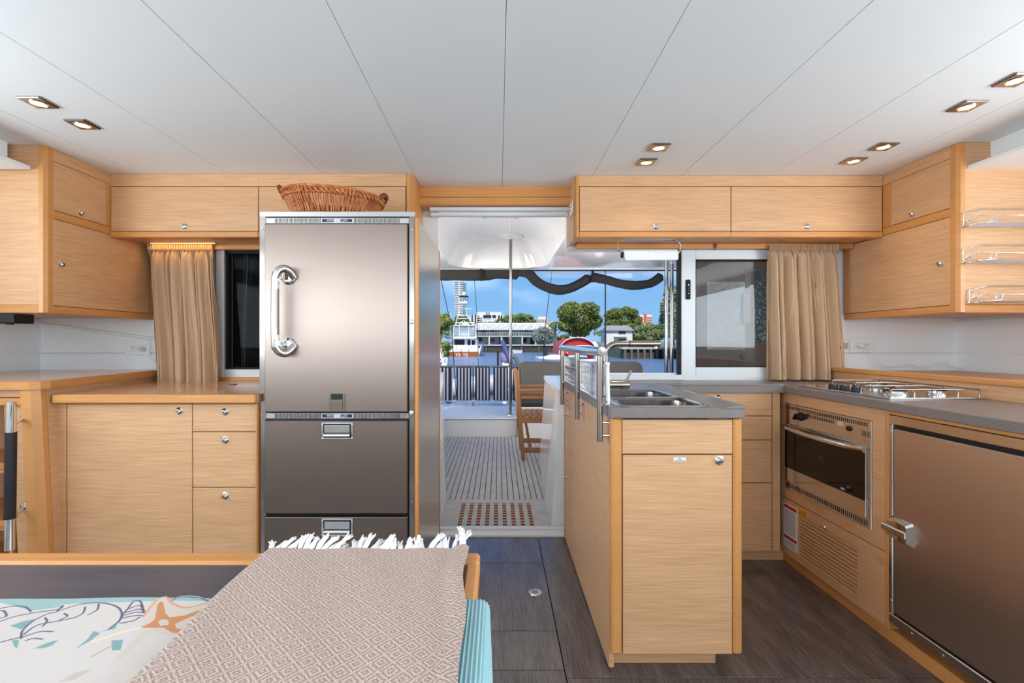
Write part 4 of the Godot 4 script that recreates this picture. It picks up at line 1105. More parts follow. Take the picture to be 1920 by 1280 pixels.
# ---------------------------------------------------------------- curtains, outlets
func curtain(t: Node3D, top0: float, top1: float, bot0: float, bot1: float, y0: float, y1: float, d: float, folds: int, sd: int) -> void:
	var n := FastNoiseLite.new()
	n.seed = sd
	n.frequency = 0.9
	var g := []
	var nu := 260
	var nv := 26
	for i in nv + 1:
		var v := float(i) / nv            # 0 at the hem, 1 at the heading
		var row := []
		for j in nu + 1:
			var u := float(j) / nu
			var uu := u + 0.028 * n.get_noise_2d(u * 9.0, v * 0.5) + 0.012 * n.get_noise_2d(u * 23.0, v * 0.3 + 7.0)
			var x: float = lerp(lerp(bot0, bot1, u), lerp(top0, top1, u), smoothstep(0.0, 1.0, v))
			var head := smoothstep(0.90, 0.97, v)
			var ph := uu * folds * TAU
			var fold := sin(ph + 1.2 * sin(ph * 0.5 + sd)) * 0.034 + 0.008 * sin(ph * 2.3 + 1.0 * v)
			var tight := 0.006 * sin(u * folds * 3.0 * TAU)
			var z: float = lerp(fold * (0.75 + 0.45 * (1.0 - v)), tight, head)
			var dx: float = 0.010 * cos(ph) * (1.0 - head)
			row.append(V(x + dx, lerp(y0, y1, v) + 0.003 * n.get_noise_2d(u * 30.0, 3.0) * (1.0 - v), d + z))
		g.append(row)
	part(t, "fabric", mb().sheet(g), M.curtain)
	var h := []
	for i in 4:
		var row := []
		for j in nu + 1:
			var u := float(j) / nu
			row.append(V(lerp(top0, top1, u), y1 - 0.030 + 0.012 * i, d - 0.009 + 0.007 * sin(u * folds * 3.0 * TAU)))
		h.append(row)
	part(t, "heading_tape", mb().sheet(h), M.curtain)

func build_curtains_and_outlets() -> void:
	var d := 2.745
	var t := thing("curtain", "pleated beige curtain hanging over the counter beside the refrigerator", "curtain", V(XP(340, d), YP(716, d), d), "window curtains")
	curtain(t, XP(277, d), XP(399, d), XP(294, d), XP(411, d), YP(717, d), YP(459, d), d, 9, 3)
	t = thing("curtain", "pleated beige curtain gathered beside the gas hob", "curtain", V(XP(1510, d), YP(712, d), d), "window curtains")
	curtain(t, XP(1441, d), XP(1570, d), XP(1443, d), XP(1582, d), YP(711, d), YP(461, d), d, 10, 9)
	part(t, "tie_back", mb().box(XP(1584, d), XP(1598, d), YP(654, d), YP(643, d), d + 0.03, d + 0.036, 0.002), M.curtain)
	for s in [[260.0, 652.0, "white double wall outlet with a plugged cord above the raised sideboard"], [1615.0, 647.0, "white double wall outlet with a plugged cord above the beech ledge"]]:
		var od := 2.848
		var x := XP(s[0], od); var y := YP(s[1], od)
		t = thing("wall_outlet", s[2], "outlet", V(x, y, od))
		part(t, "plate", mb().box(x - 0.072, x + 0.072, y - 0.045, y + 0.045, od - 0.006, od, 0.003), M.plastic)
		part(t, "insert", mb().box(x - 0.048, x + 0.048, y - 0.022, y + 0.022, od - 0.009, od - 0.006, 0.002), M.plastic)
		for k in [-0.026, 0.026]:
			var c := x + float(k)
			part(t, "socket", mb().box(c - 0.009, c - 0.006, y - 0.002, y + 0.009, od - 0.0095, od - 0.0085, 0).box(c + 0.006, c + 0.009, y - 0.002, y + 0.009, od - 0.0095, od - 0.0085, 0).box(c - 0.002, c + 0.002, y - 0.012, y - 0.007, od - 0.0095, od - 0.0085, 0), M.slot)
		var left: bool = s[0] < 900.0
		var px := x + (0.03 if left else -0.026)
		t = thing("power_cord", "white power cord plugged in beside the curtain " + ("by the sideboard" if left else "by the hob"), "cord", V(px, y, od))
		part(t, "plug", mb().tube([V(px, y, od - 0.008), V(px, y - 0.001, od - 0.03), V(px + (0.016 if left else 0.01), y - 0.006, od - 0.034)], 0.0135, 14), M.plastic)
		var pts := []
		var path := [[274, 650], [279, 660], [281, 670], [286, 676], [292, 680]] if left else [[1622, 649], [1634, 655], [1642, 668], [1650, 680], [1662, 687], [1690, 686], [1706, 683], [1722, 688], [1740, 689], [1760, 682], [1775, 680], [1788, 688], [1830, 690], [1880, 692]]
		for p in path: pts.append(V(XP(p[0], 2.80), YP(p[1], 2.80), 2.805))
		part(t, "cable", mb().tube(smooth(pts), 0.0032, 8), M.plastic)

func smooth(p: Array) -> Array:
	var c := Curve3D.new()
	for i in p.size():
		var a: Vector3 = (p[min(i + 1, p.size() - 1)] - p[max(i - 1, 0)]) / 6.0
		c.add_point(p[i], -a, a)
	var out := []
	for i in (p.size() - 1) * 5 + 1: out.append(c.samplef(i / 5.0))
	return out

# ---------------------------------------------------------------- table with cloth and throw
const TY := 0.74
const CLOTH_D := 0.722      # far edge of the tablecloth
func TP(px: float, py: float, y := TY) -> Vector3:      # point of the table top under a place in the frame
	var d := (EYE - y) * F / (py - CY)
	return V(XP(px, d), y, d)

func draw_line(im: Image, pts: Array, w: float, c: Color) -> void:
	for i in pts.size() - 1:
		var a: Vector2 = pts[i]
		var b: Vector2 = pts[i + 1]
		var n := int(a.distance_to(b) * 2.0) + 1
		for k in n + 1:
			var p := a.lerp(b, float(k) / n)
			for y in range(int(p.y - w), int(p.y + w) + 2):
				for x in range(int(p.x - w), int(p.x + w) + 2):
					if x < 0 or y < 0 or x >= im.get_width() or y >= im.get_height(): continue
					var t := clampf(w + 0.5 - Vector2(x, y).distance_to(p), 0.0, 1.0)
					if t > 0.0: im.set_pixel(x, y, im.get_pixel(x, y).lerp(c, t * 0.6))

func draw_area(im: Image, poly: PackedVector2Array, c: Color) -> void:
	var r := Rect2(poly[0], Vector2.ZERO)
	for p in poly: r = r.expand(p)
	for y in range(max(0, int(r.position.y)), min(im.get_height(), int(r.end.y) + 1)):
		for x in range(max(0, int(r.position.x)), min(im.get_width(), int(r.end.x) + 1)):
			if Geometry2D.is_point_in_polygon(Vector2(x, y), poly): im.set_pixel(x, y, c)

func bend(pts: Array) -> Array:
	var c := Curve2D.new()
	for i in pts.size():
		var a: Vector2 = (pts[min(i + 1, pts.size() - 1)] - pts[max(i - 1, 0)]) / 6.0
		c.add_point(pts[i], -a, a)
	var out := []
	for i in (pts.size() - 1) * 8 + 1: out.append(c.samplef(i / 8.0))
	return out

# printed sea shells and a starfish, laid out in cloth coordinates (X -1.20 .. -0.033, from CLOTH_D towards the camera)
func cloth_print() -> Image:
	var im := Image.create(1400, 642, false, Image.FORMAT_RGB8)
	var n := FastNoiseLite.new()
	n.seed = 5
	n.frequency = 0.006
	var base := Color(0.825, 0.77, 0.745)
	for y in 642:
		for x in 1400:
			im.set_pixel(x, y, base.lerp(Color(0.835, 0.785, 0.735), clampf(n.get_noise_2d(x, y), 0.0, 1.0)))
	var at := func(px: float, py: float) -> Vector2:
		var p := TP(px, py, TY + 0.004)
		return Vector2((p.x + 1.20) * 1200.0, (CLOTH_D + 0.03 + p.z) * 1200.0)
	var at_all := func(l: Array) -> Array:
		var o := []
		for k in range(0, l.size(), 2): o.append(at.call(l[k], l[k + 1]))
		return o
	var teal := Color(0.60, 0.70, 0.69)
	var deep := Color(0.50, 0.63, 0.62)
	# teal ground showing along the edge and between the shells
	im.fill_rect(Rect2i(0, 0, 1400, 42), teal)
	draw_area(im, PackedVector2Array(at_all.call([0, 1131, 30, 1138, 60, 1145, 110, 1138, 118, 1133, 150, 1131, 230, 1130, 300, 1127, 300, 1124, 0, 1124])), teal)
	for l in [[18, 1174, 45, 1165, 66, 1160, 52, 1172, 40, 1180], [22, 1200, 36, 1199, 32, 1216, 27, 1212], [62, 1216, 85, 1206, 110, 1199, 98, 1210, 82, 1215], [140, 1218, 165, 1198, 175, 1184, 188, 1188, 170, 1202], [188, 1186, 205, 1180, 220, 1170, 216, 1180], [209, 1202, 231, 1201, 226, 1220, 210, 1221], [318, 1203, 335, 1197, 330, 1212]]:
		draw_area(im, PackedVector2Array(at_all.call(l)), deep)
	var violet := Color(0.36, 0.34, 0.43)
	for l in [[0, 1160, 12, 1156, 8, 1147, 0, 1146], [0, 1142, 28, 1137, 48, 1139, 58, 1147], [0, 1166, 30, 1156, 70, 1148, 110, 1142, 118, 1135], [40, 1197, 42, 1183, 60, 1166, 88, 1151, 105, 1147, 116, 1136], [105, 1147, 150, 1133, 190, 1131, 218, 1138, 228, 1150, 224, 1164, 205, 1180], [44, 1190, 70, 1172, 110, 1164, 140, 1158],
			[44, 1194, 75, 1184, 100, 1184], [48, 1201, 62, 1197, 80, 1198], [0, 1205, 25, 1198, 42, 1194], [84, 1158, 88, 1164, 80, 1174], [120, 1150, 126, 1155, 112, 1162], [160, 1138, 155, 1150, 140, 1158], [185, 1133, 182, 1144, 165, 1153], [228, 1155, 240, 1142, 248, 1131, 256, 1127, 264, 1130, 270, 1148], [240, 1143, 262, 1136, 266, 1140], [234, 1150, 262, 1143, 271, 1149],
			[232, 1155, 255, 1149, 272, 1150], [230, 1160, 250, 1156, 268, 1155], [222, 1168, 230, 1156], [225, 1170, 250, 1165, 262, 1158]]:
		draw_line(im, bend(at_all.call(l)), 1.3, violet)
	draw_line(im, bend(at_all.call([320, 1128, 335, 1119, 355, 1117, 375, 1121, 390, 1127])), 1.2, violet)
	var orange := Color(0.80, 0.53, 0.35)
	var pale := Color(0.93, 0.82, 0.72)
	draw_area(im, PackedVector2Array(at_all.call([268, 1158, 285, 1135, 300, 1121, 312, 1117, 318, 1127, 330, 1135, 350, 1139, 380, 1132, 416, 1119, 400, 1137, 372, 1158, 362, 1164, 366, 1172, 350, 1188, 300, 1190, 270, 1180])), Color(0.82, 0.755, 0.70))
	draw_area(im, PackedVector2Array(at_all.call([295, 1135, 301, 1128, 306, 1130, 310, 1150, 318, 1158, 345, 1154, 380, 1141, 395, 1133, 385, 1144, 345, 1162, 328, 1170, 330, 1178, 352, 1181, 350, 1186, 322, 1186, 306, 1177, 285, 1178, 262, 1178, 280, 1170, 290, 1162, 293, 1148])), orange)
	draw_area(im, PackedVector2Array(at_all.call([296, 1166, 305, 1161, 316, 1163, 316, 1172, 300, 1174])), Color(0.82, 0.755, 0.70))
	draw_line(im, bend(at_all.call([268, 1158, 285, 1135, 300, 1121, 312, 1117, 318, 1127, 330, 1135, 350, 1139, 380, 1132, 416, 1119])), 2.2, orange.lerp(pale, 0.35))
	draw_line(im, bend(at_all.call([416, 1119, 400, 1137, 372, 1158, 362, 1164, 368, 1171])), 2.0, orange)
	draw_line(im, bend(at_all.call([262, 1178, 230, 1186, 200, 1196, 172, 1204])), 2.5, pale)
	draw_line(im, bend(at_all.call([210, 1212, 190, 1222, 172, 1232])), 2.0, Color(0.74, 0.66, 0.55))
	draw_line(im, bend(at_all.call([275, 1185, 250, 1210, 225, 1235])), 6.0, Color(0.81, 0.755, 0.68))
	draw_area(im, PackedVector2Array(at_all.call([108, 1280, 140, 1262, 174, 1255, 160, 1264, 138, 1276])), Color(0.76, 0.71, 0.66))
	im.fill_rect(Rect2i(1340, 0, 60, 642), teal)
	return im

func build_table() -> void:
	var t := thing("dining_table", "dark grey topped dining table with a beech edge", "table", V(-0.7, 0, 0.4))
	var far := 0.885; var R := -0.034
	part(t, "top", mb().box(-1.50, R - 0.022, TY - 0.03, TY - 0.001, 0.02, far - 0.04, 0.001), M.table)
	part(t, "edging", mb().box(-1.52, R, TY - 0.035, TY + 0.004, far - 0.040, far, 0.005), M.trim)
	part(t, "side_edging", mb().box(R - 0.024, R, TY - 0.035, TY + 0.003, 0.0, far - 0.040, 0.005), M.trim_z)
	part(t, "pedestal", mb().tube([V(-0.75, 0.01, 0.4), V(-0.75, TY - 0.03, 0.4)], 0.05, 20), M.inox)
	part(t, "foot_plate", mb().lathe(V(-0.75, 0.0, 0.4), Vector3.UP, [Vector2(0.22, 0), Vector2(0.21, 0.012), Vector2(0, 0.015)], 28), M.inox)
	# printed cloth that hangs over the side edge
	t = thing("tablecloth", "white seashell printed tablecloth with ribbed aqua border", "tablecloth", V(-0.6, TY, 0.46))
	var pm := mat(Color.WHITE, 0.85)
	pm.albedo_texture = tex(cloth_print())
	pm.texture_repeat = false
	var g := []
	for i in 31:
		var row := []
		var d := lerpf(CLOTH_D - 0.535, CLOTH_D, i / 30.0)
		for j in 41:
			var x := lerpf(-1.20, -0.075, j / 40.0)
			row.append(V(x, TY + 0.0035 + 0.0006 * sin(x * 31.0 + d * 17.0), d + 0.003 * sin(x * 9.0)))
		g.append(row)
	g.reverse()
	var edge := PackedVector2Array()         # the cut edge follows the starfish and the shell
	for q in [[268, 1131], [285, 1126], [303, 1118.5], [312, 1117], [318, 1122], [327, 1120.5], [340, 1117], [356, 1115.5], [375, 1118], [390, 1124], [416, 1118], [406, 1131]]:
		var e := TP(q[0], q[1], TY + 0.003)
		edge.append(Vector2(e.x, e.z))
	for m in [mb().sheet(g, 0.0015), mb().prism(edge, Vector3(0, TY + 0.0006, 0), Vector3.RIGHT, Vector3(0, 0, 1), Vector3(0, 0.0024, 0))]:
		for k in m.u.size():
			var q: Vector3 = m.v[k] + O
			m.u[k] = Vector2((q.x + 1.20) * 1200.0 / 1400.0, (CLOTH_D + 0.03 + q.z) * 1200.0 / 642.0)
		part(t, "printed_cloth" if m.u.size() > 500 else "cut_edge", m, pm)
	var aq := mat(Color(0.60, 0.75, 0.77), 0.85)
	var h := []
	for i in 19:
		var row := []
		var d := lerpf(0.20, CLOTH_D - 0.004, i / 18.0)
		for j in 271:
			var s := j / 270.0 * 0.27           # length along the cloth from the table's inside to the hem
			var p: Vector3
			if s < 0.050: p = V(-0.078 + s, TY + 0.006, d)
			elif s < 0.072: 
				var a := (s - 0.050) / 0.022 * PI / 2
				p = V(-0.028 + 0.014 * sin(a), TY + 0.006 - 0.014 * (1 - cos(a)), d)
			else: p = V(-0.014 + 0.02 * (s - 0.072) * (1.0 + sin(d * 20.0)), TY - 0.008 - (s - 0.072), d)
			var rib := 0.0012 * sin(s * TAU / 0.0055)
			row.append(p + (Vector3.UP if s < 0.06 else Vector3.RIGHT) * rib)
		h.append(row)
	part(t, "ribbed_border", mb().sheet(h, 0.0), aq, "ribbed aqua border")
	# woven throw
	t = thing("woven_throw", "beige diamond weave throw with white fringe lying across the table", "throw", V(-0.24, TY, 0.5))
	var wv := Image.create(256, 256, false, Image.FORMAT_RGB8)
	var hv := Image.create(256, 256, false, Image.FORMAT_RGB8)
	var n := FastNoiseLite.new()
	n.seed = 12
	n.frequency = 0.11
	for y in 256:
		for x in 256:
			var wx := 3.0 * n.get_noise_2d(x * 0.5 + 300.0, y * 0.5) * sin(PI * x / 256.0) * sin(PI * y / 256.0)
			var u := absf(fposmod(x + 0.5 + wx, 64.0) - 32.0) / 32.0
			var v := absf(fposmod(y + 0.5 - wx, 64.0) - 32.0) / 32.0
			var r := u + v
			if r > 1.0: r = 2.0 - r
			var rib := 0.5 + 0.5 * cos(r * TAU * 2.0)
			var yarn := 0.5 + 0.5 * sin(x * TAU / 4.0 + (PI if int(y / 4.0) % 2 == 0 else 0.0))
			var t2 := clampf(rib * 0.62 + 0.22 * yarn + 0.75 * n.get_noise_2d(x * 1.6, y * 1.6) + 0.05, 0.0, 1.0)
			wv.set_pixel(x, y, Color(0.62, 0.505, 0.45).lerp(Color(0.875, 0.79, 0.745), t2))
			var hh := clampf(0.55 * rib + 0.35 * yarn + 0.2 * n.get_noise_2d(x, y), 0.0, 1.0)
			hv.set_pixel(x, y, Color(hh, hh, hh))
	var tm := mat(Color.WHITE, 0.95)
	tm.albedo_texture = tex(wv)
	tm.heightmap_enabled = true
	tm.heightmap_texture = tex(hv)
	tm.heightmap_scale = 0.15
	tm.uv1_scale = Vector3(1.0 / 0.118, 1.0 / 0.118, 1)
	var w := []
	var m := mb()
	for i in 61:
		var d := lerpf(0.10, 0.868, i / 60.0)
		var row := []
		for j in 49:
			var s := j / 48.0
			var x0 := -0.418 + 0.006 * sin(d * 14.0)
			var x1 := -0.045 - 0.014 * smoothstep(0.55, 0.85, d) + 0.003 * sin(d * 31.0)
			var x := lerpf(x0, x1, s)
			var y := TY + 0.012 + 0.0012 * sin(x * 47.0 + d * 23.0)
			y += 0.010 * exp(-pow((s - 0.975) / 0.035, 2.0)) * (0.6 + 0.4 * smoothstep(0.5, 0.9, d))      # rolled selvedge
			y -= 0.006 * smoothstep(0.02, 0.0, s)
			row.append(V(x, y, d))
		w.append(row)
	w.reverse()
	m.sheet(w, 0.006, Vector2(0.37, 0.768))
	part(t, "weave", m, tm)
	for k in 34:
		var x := lerpf(-0.415, -0.062, k / 33.0) + rng.randf_range(-0.002, 0.002)
		var tl := mb()
		var lean := rng.randf_range(-0.012, 0.022)
		var up := rng.randf_range(0.006, 0.022)
		if k > 11 and k < 14: up = 0.001
		if k > 31: up += 0.012
		for s in 14:
			var o := Vector3(rng.randf_range(-0.002, 0.002), rng.randf_range(0.0, 0.002), 0)
			var p0 := V(x, TY + 0.011, 0.866) + o
			var p1 := V(x + lean * 0.4 + rng.randf_range(-0.003, 0.003), TY + 0.012 + up * 0.5, 0.880 + rng.randf_range(-0.002, 0.002)) + o
			var p2 := V(x + lean + rng.randf_range(-0.006, 0.006), TY + 0.010 + up + rng.randf_range(-0.003, 0.004), 0.894 + rng.randf_range(-0.005, 0.005)) + o
			tl.tube(smooth([p0, p1, p2]), 0.0025, 5, true, 0.0013)
		tl.ball(V(x, TY + 0.012, 0.868), Vector3(0.004, 0.004, 0.004), 8, 5)
		part(t, "tassel", tl, M.yarn)

# ---------------------------------------------------------------- lights, racks, paper roll
func build_small_things() -> void:
	var spots := [[0.727, 2.18, "square chrome ceiling spotlight above the sink, the one farther from the lockers"], [0.725, 2.356, "square chrome ceiling spotlight above the sink, the one close to the lockers"],
		[1.74, 2.17, "square chrome ceiling spotlight by the corner cabinet, second out from the lockers"], [1.73, 2.34, "square chrome ceiling spotlight by the corner cabinet, next to the lockers"],
		[1.756, 1.80, "square chrome ceiling spotlight over the oven, third out from the lockers"], [1.745, 1.62, "square chrome ceiling spotlight over the small refrigerator, last of its row"],
		[-1.70, 1.772, "square chrome ceiling spotlight over the sideboard, the one farther from the lockers"], [-1.69, 1.949, "square chrome ceiling spotlight over the sideboard, the one closer to the lockers"]]
	var first: Node3D
	for s in spots:
		var at := V(s[0], CEIL, s[1])
		if first == null:
			first = thing("ceiling_spotlight", s[2], "ceiling light", at, "recessed ceiling spotlights")
			var r := 0.043
			part(first, "bezel", mb().box(s[0] - r, s[0] + r, CEIL - 0.008, CEIL - 0.0005, s[1] - r, s[1] + r, 0.003), M.inox)
			part(first, "ring", mb().lathe(at + Vector3(0, -0.008, 0), Vector3.DOWN, [Vector2(0.030, 0), Vector2(0.028, 0.003), Vector2(0.025, 0.001), Vector2(0.0, 0.001)], 24), M.chrome)
			part(first, "lamp_lens", mb().lathe(at + Vector3(0, -0.009, 0), Vector3.DOWN, [Vector2(0.0245, 0), Vector2(0.018, 0.0022), Vector2(0.0, 0.003)], 24), M.lens, "glowing warm lens")
			var l := SpotLight3D.new()
			l.name = "lamp_light"
			l.light_color = Color(1.0, 0.84, 0.62)
			l.light_energy = 0.045
			l.light_size = 0.024
			l.spot_range = 6.0
			l.spot_angle = 62.0
			l.spot_attenuation = 2.0
			l.spot_angle_attenuation = 0.8
			l.shadow_enabled = true
			first.add_child(l)
			l.position = Vector3(0, -0.016, 0)
			l.rotation.x = -PI / 2
		else:
			dup(first, at, s[2])
	# warm light strip under the locker by the curtain
	var t0 := thing("under_cabinet_light", "warm light strip under the overhead locker above the curtain", "light", V(-1.79, 1.68, 2.72))
	part(t0, "housing", mb().box(-1.98, -1.60, 1.692, 1.700, 2.705, 2.735, 0.001), M.alu_white)
	part(t0, "lamp_strip", mb().box(-1.97, -1.61, 1.689, 1.692, 2.712, 2.728, 0.0005), glow(Color(1.0, 0.80, 0.45), 1.0))
	var sl := AreaLight3D.new()
	sl.name = "strip_light"
	sl.area_size = Vector2(0.36, 0.015)
	sl.area_normalize_energy = false
	sl.light_energy = 5.0
	sl.light_color = Color(1.0, 0.80, 0.45)
	sl.shadow_enabled = true
	sl.area_range = 4.0
	t0.add_child(sl)
	sl.position = V(-1.79, 1.687, 2.72) - O
	sl.rotation.x = -PI / 2
	# wire spice racks held by suction cups
	var d := 2.13
	for s in [[388.0, 423.0, 1815.0, "topmost"], [457.0, 492.0, 1814.0, "middle"], [534.0, 567.0, 1826.0, "lowest"]]:
		var y1 := YP(s[0], d - 0.03); var y0 := YP(s[1], d - 0.03)
		var xa := XP(s[2], d - 0.03); var xb := xa + 0.42
		var t := thing("wire_rack", "chrome wire spice rack on the oak end panel, %s of three" % s[3], "rack", V(xa + 0.2, y0, d), "wire spice racks")
		var dn := d - 0.075
		var ym := lerpf(y0, y1, 0.42)
		var r := 0.0028
		part(t, "back_loop", mb().tube([V(xa, y0, d - 0.008), V(xa, lerpf(y0, y1, 0.72), d - 0.008), V(xa + 0.09, y1, d - 0.008), V(xb - 0.09, y1, d - 0.008), V(xb, lerpf(y0, y1, 0.72), d - 0.008), V(xb, y0, d - 0.008), V(xa, y0, d - 0.008)], r, 8), M.chrome)
		part(t, "front_bar", mb().tube([V(xa, y0 + 0.012, d - 0.008), V(xa + 0.005, ym, dn), V(xb - 0.005, ym, dn), V(xb, y0 + 0.012, d - 0.008)], r, 8), M.chrome)
		part(t, "front_loop", mb().tube([V(xa, y0, d - 0.01), V(xa + 0.02, y0 + 0.002, dn), V(xa + 0.075, y0 + 0.008, dn), V(xa + 0.08, ym, dn)], r, 8), M.chrome)
		for k in 4: part(t, "floor_wire", mb().tube([V(xa, y0 + 0.003, d - 0.016 - 0.017 * k), V(xb, y0 + 0.003, d - 0.016 - 0.017 * k)], r * 0.85, 8), M.chrome)
		for x in [xa + 0.035, xa + 0.14, xa + 0.30]:
			part(t, "suction_cup", mb().lathe(V(x, lerpf(y0, y1, 0.35), d + 0.001), Vector3(0, 0, 1), [Vector2(0.019, 0), Vector2(0.017, 0.003), Vector2(0.007, 0.006), Vector2(0.006, 0.010), Vector2(0, 0.010)], 18), M.clear, "clear suction cup")
	# paper towel roll
	var pd := 2.62
	var rx0 := XP(1168, pd); var rx1 := XP(1268, pd); var ry := YP(478, pd)
	var t2 := thing("paper_towel_holder", "bent chrome strip holder under the overhead locker", "holder", V((rx0 + rx1) * 0.5, YP(447, pd), pd))
	var hy := YP(445, 2.555) - 0.002
	var strap := []
	for k in 8:
		var a := PI / 2 * k / 7.0
		strap.append([rx1 - 0.02 + 0.04 * sin(a), hy - 0.04 * (1 - cos(a))])
	var g := mb()
	var path := [[rx0 - 0.012, hy - 0.060], [rx0 - 0.030, hy - 0.045], [rx0 - 0.034, hy - 0.025], [rx0 - 0.012, hy - 0.001], [rx0 + 0.01, hy]]
	path.append_array(strap)
	path.append([rx1 + 0.016, hy - 0.060]); path.append([rx1 + 0.004, hy - 0.075])
	var rows := []
	for p in path: rows.append([V(p[0], p[1], pd - 0.014), V(p[0], p[1], pd + 0.014)])
	g.sheet(rows, 0.0015)
	part(t2, "strap", g, M.chrome)
	part(t2, "spindle_end", mb().lathe(V(rx0 - 0.002, ry, pd), Vector3.LEFT, [Vector2(0.017, 0), Vector2(0.015, 0.008), Vector2(0, 0.010)], 18), M.black)
	t2 = thing("paper_towel_roll", "nearly used white paper towel roll under the overhead locker", "paper roll", V((rx0 + rx1) * 0.5, ry, pd))
	part(t2, "roll", mb().lathe(V(rx0, ry, pd), Vector3.RIGHT, [Vector2(0.018, 0), Vector2(0.030, 0), Vector2(0.030, rx1 - rx0), Vector2(0.018, rx1 - rx0)], 32), M.paper)
	part(t2, "loose_sheet", mb().sheet([[V(rx0 + 0.002, ry + 0.004, pd - 0.0306), V(rx1, ry + 0.004, pd - 0.0306)], [V(rx0 + 0.002, ry - 0.02, pd - 0.031), V(rx1, ry - 0.02, pd - 0.031)], [V(rx0 + 0.006, ry - 0.034, pd - 0.029), V(rx1 - 0.002, ry - 0.031, pd - 0.029)]], 0.0005), M.paper)
	# small chrome latch box on the doorway end of the lockers
	t2 = thing("door_latch", "white and chrome catch plate on the locker end at the doorway", "latch", V(0.40, 1.88, 2.66))
	part(t2, "plate", mb().box(0.399, 0.4045, 1.83, 1.90, 2.60, 2.70, 0.002), M.alu_white)
	for k in 3: part(t2, "bolt", mb().lathe(V(0.399, 1.85 + 0.018 * k, 2.63 + 0.02 * k), Vector3.LEFT, [Vector2(0.007, 0), Vector2(0.006, 0.008), Vector2(0, 0.009)], 12), M.chrome)
	# black reader under the corner cabinet
	t2 = thing("black_speaker", "small black box fixed under the corner cabinet over the sideboard", "device", V(-2.12, 1.24, 2.14))
	part(t2, "body", mb().box(-2.30, -2.145, 1.216, 1.259, 2.12, 2.22, 0.004), M.black)
	part(t2, "foot", mb().box(-2.19, -2.17, 1.210, 1.216, 2.13, 2.15, 0.001), M.black)

# ---------------------------------------------------------------- cockpit behind the doorway
func loft(a: Array, b: Array) -> MB:       # closed solid between a lower and an upper outline
	var m := mb()
	var ca := Vector3.ZERO
	var cb := Vector3.ZERO
	for p in a: ca += p / a.size()
	for p in b: cb += p / b.size()
	for i in a.size():
		var j := (i + 1) % a.size()
		m.q(a[i], a[j], b[j], b[i], (a[i] + a[j]) * 0.5 - ca)
		m.tri(ca, a[i], a[j], Vector3.DOWN); m.tri(cb, b[i], b[j], Vector3.UP)
	return m

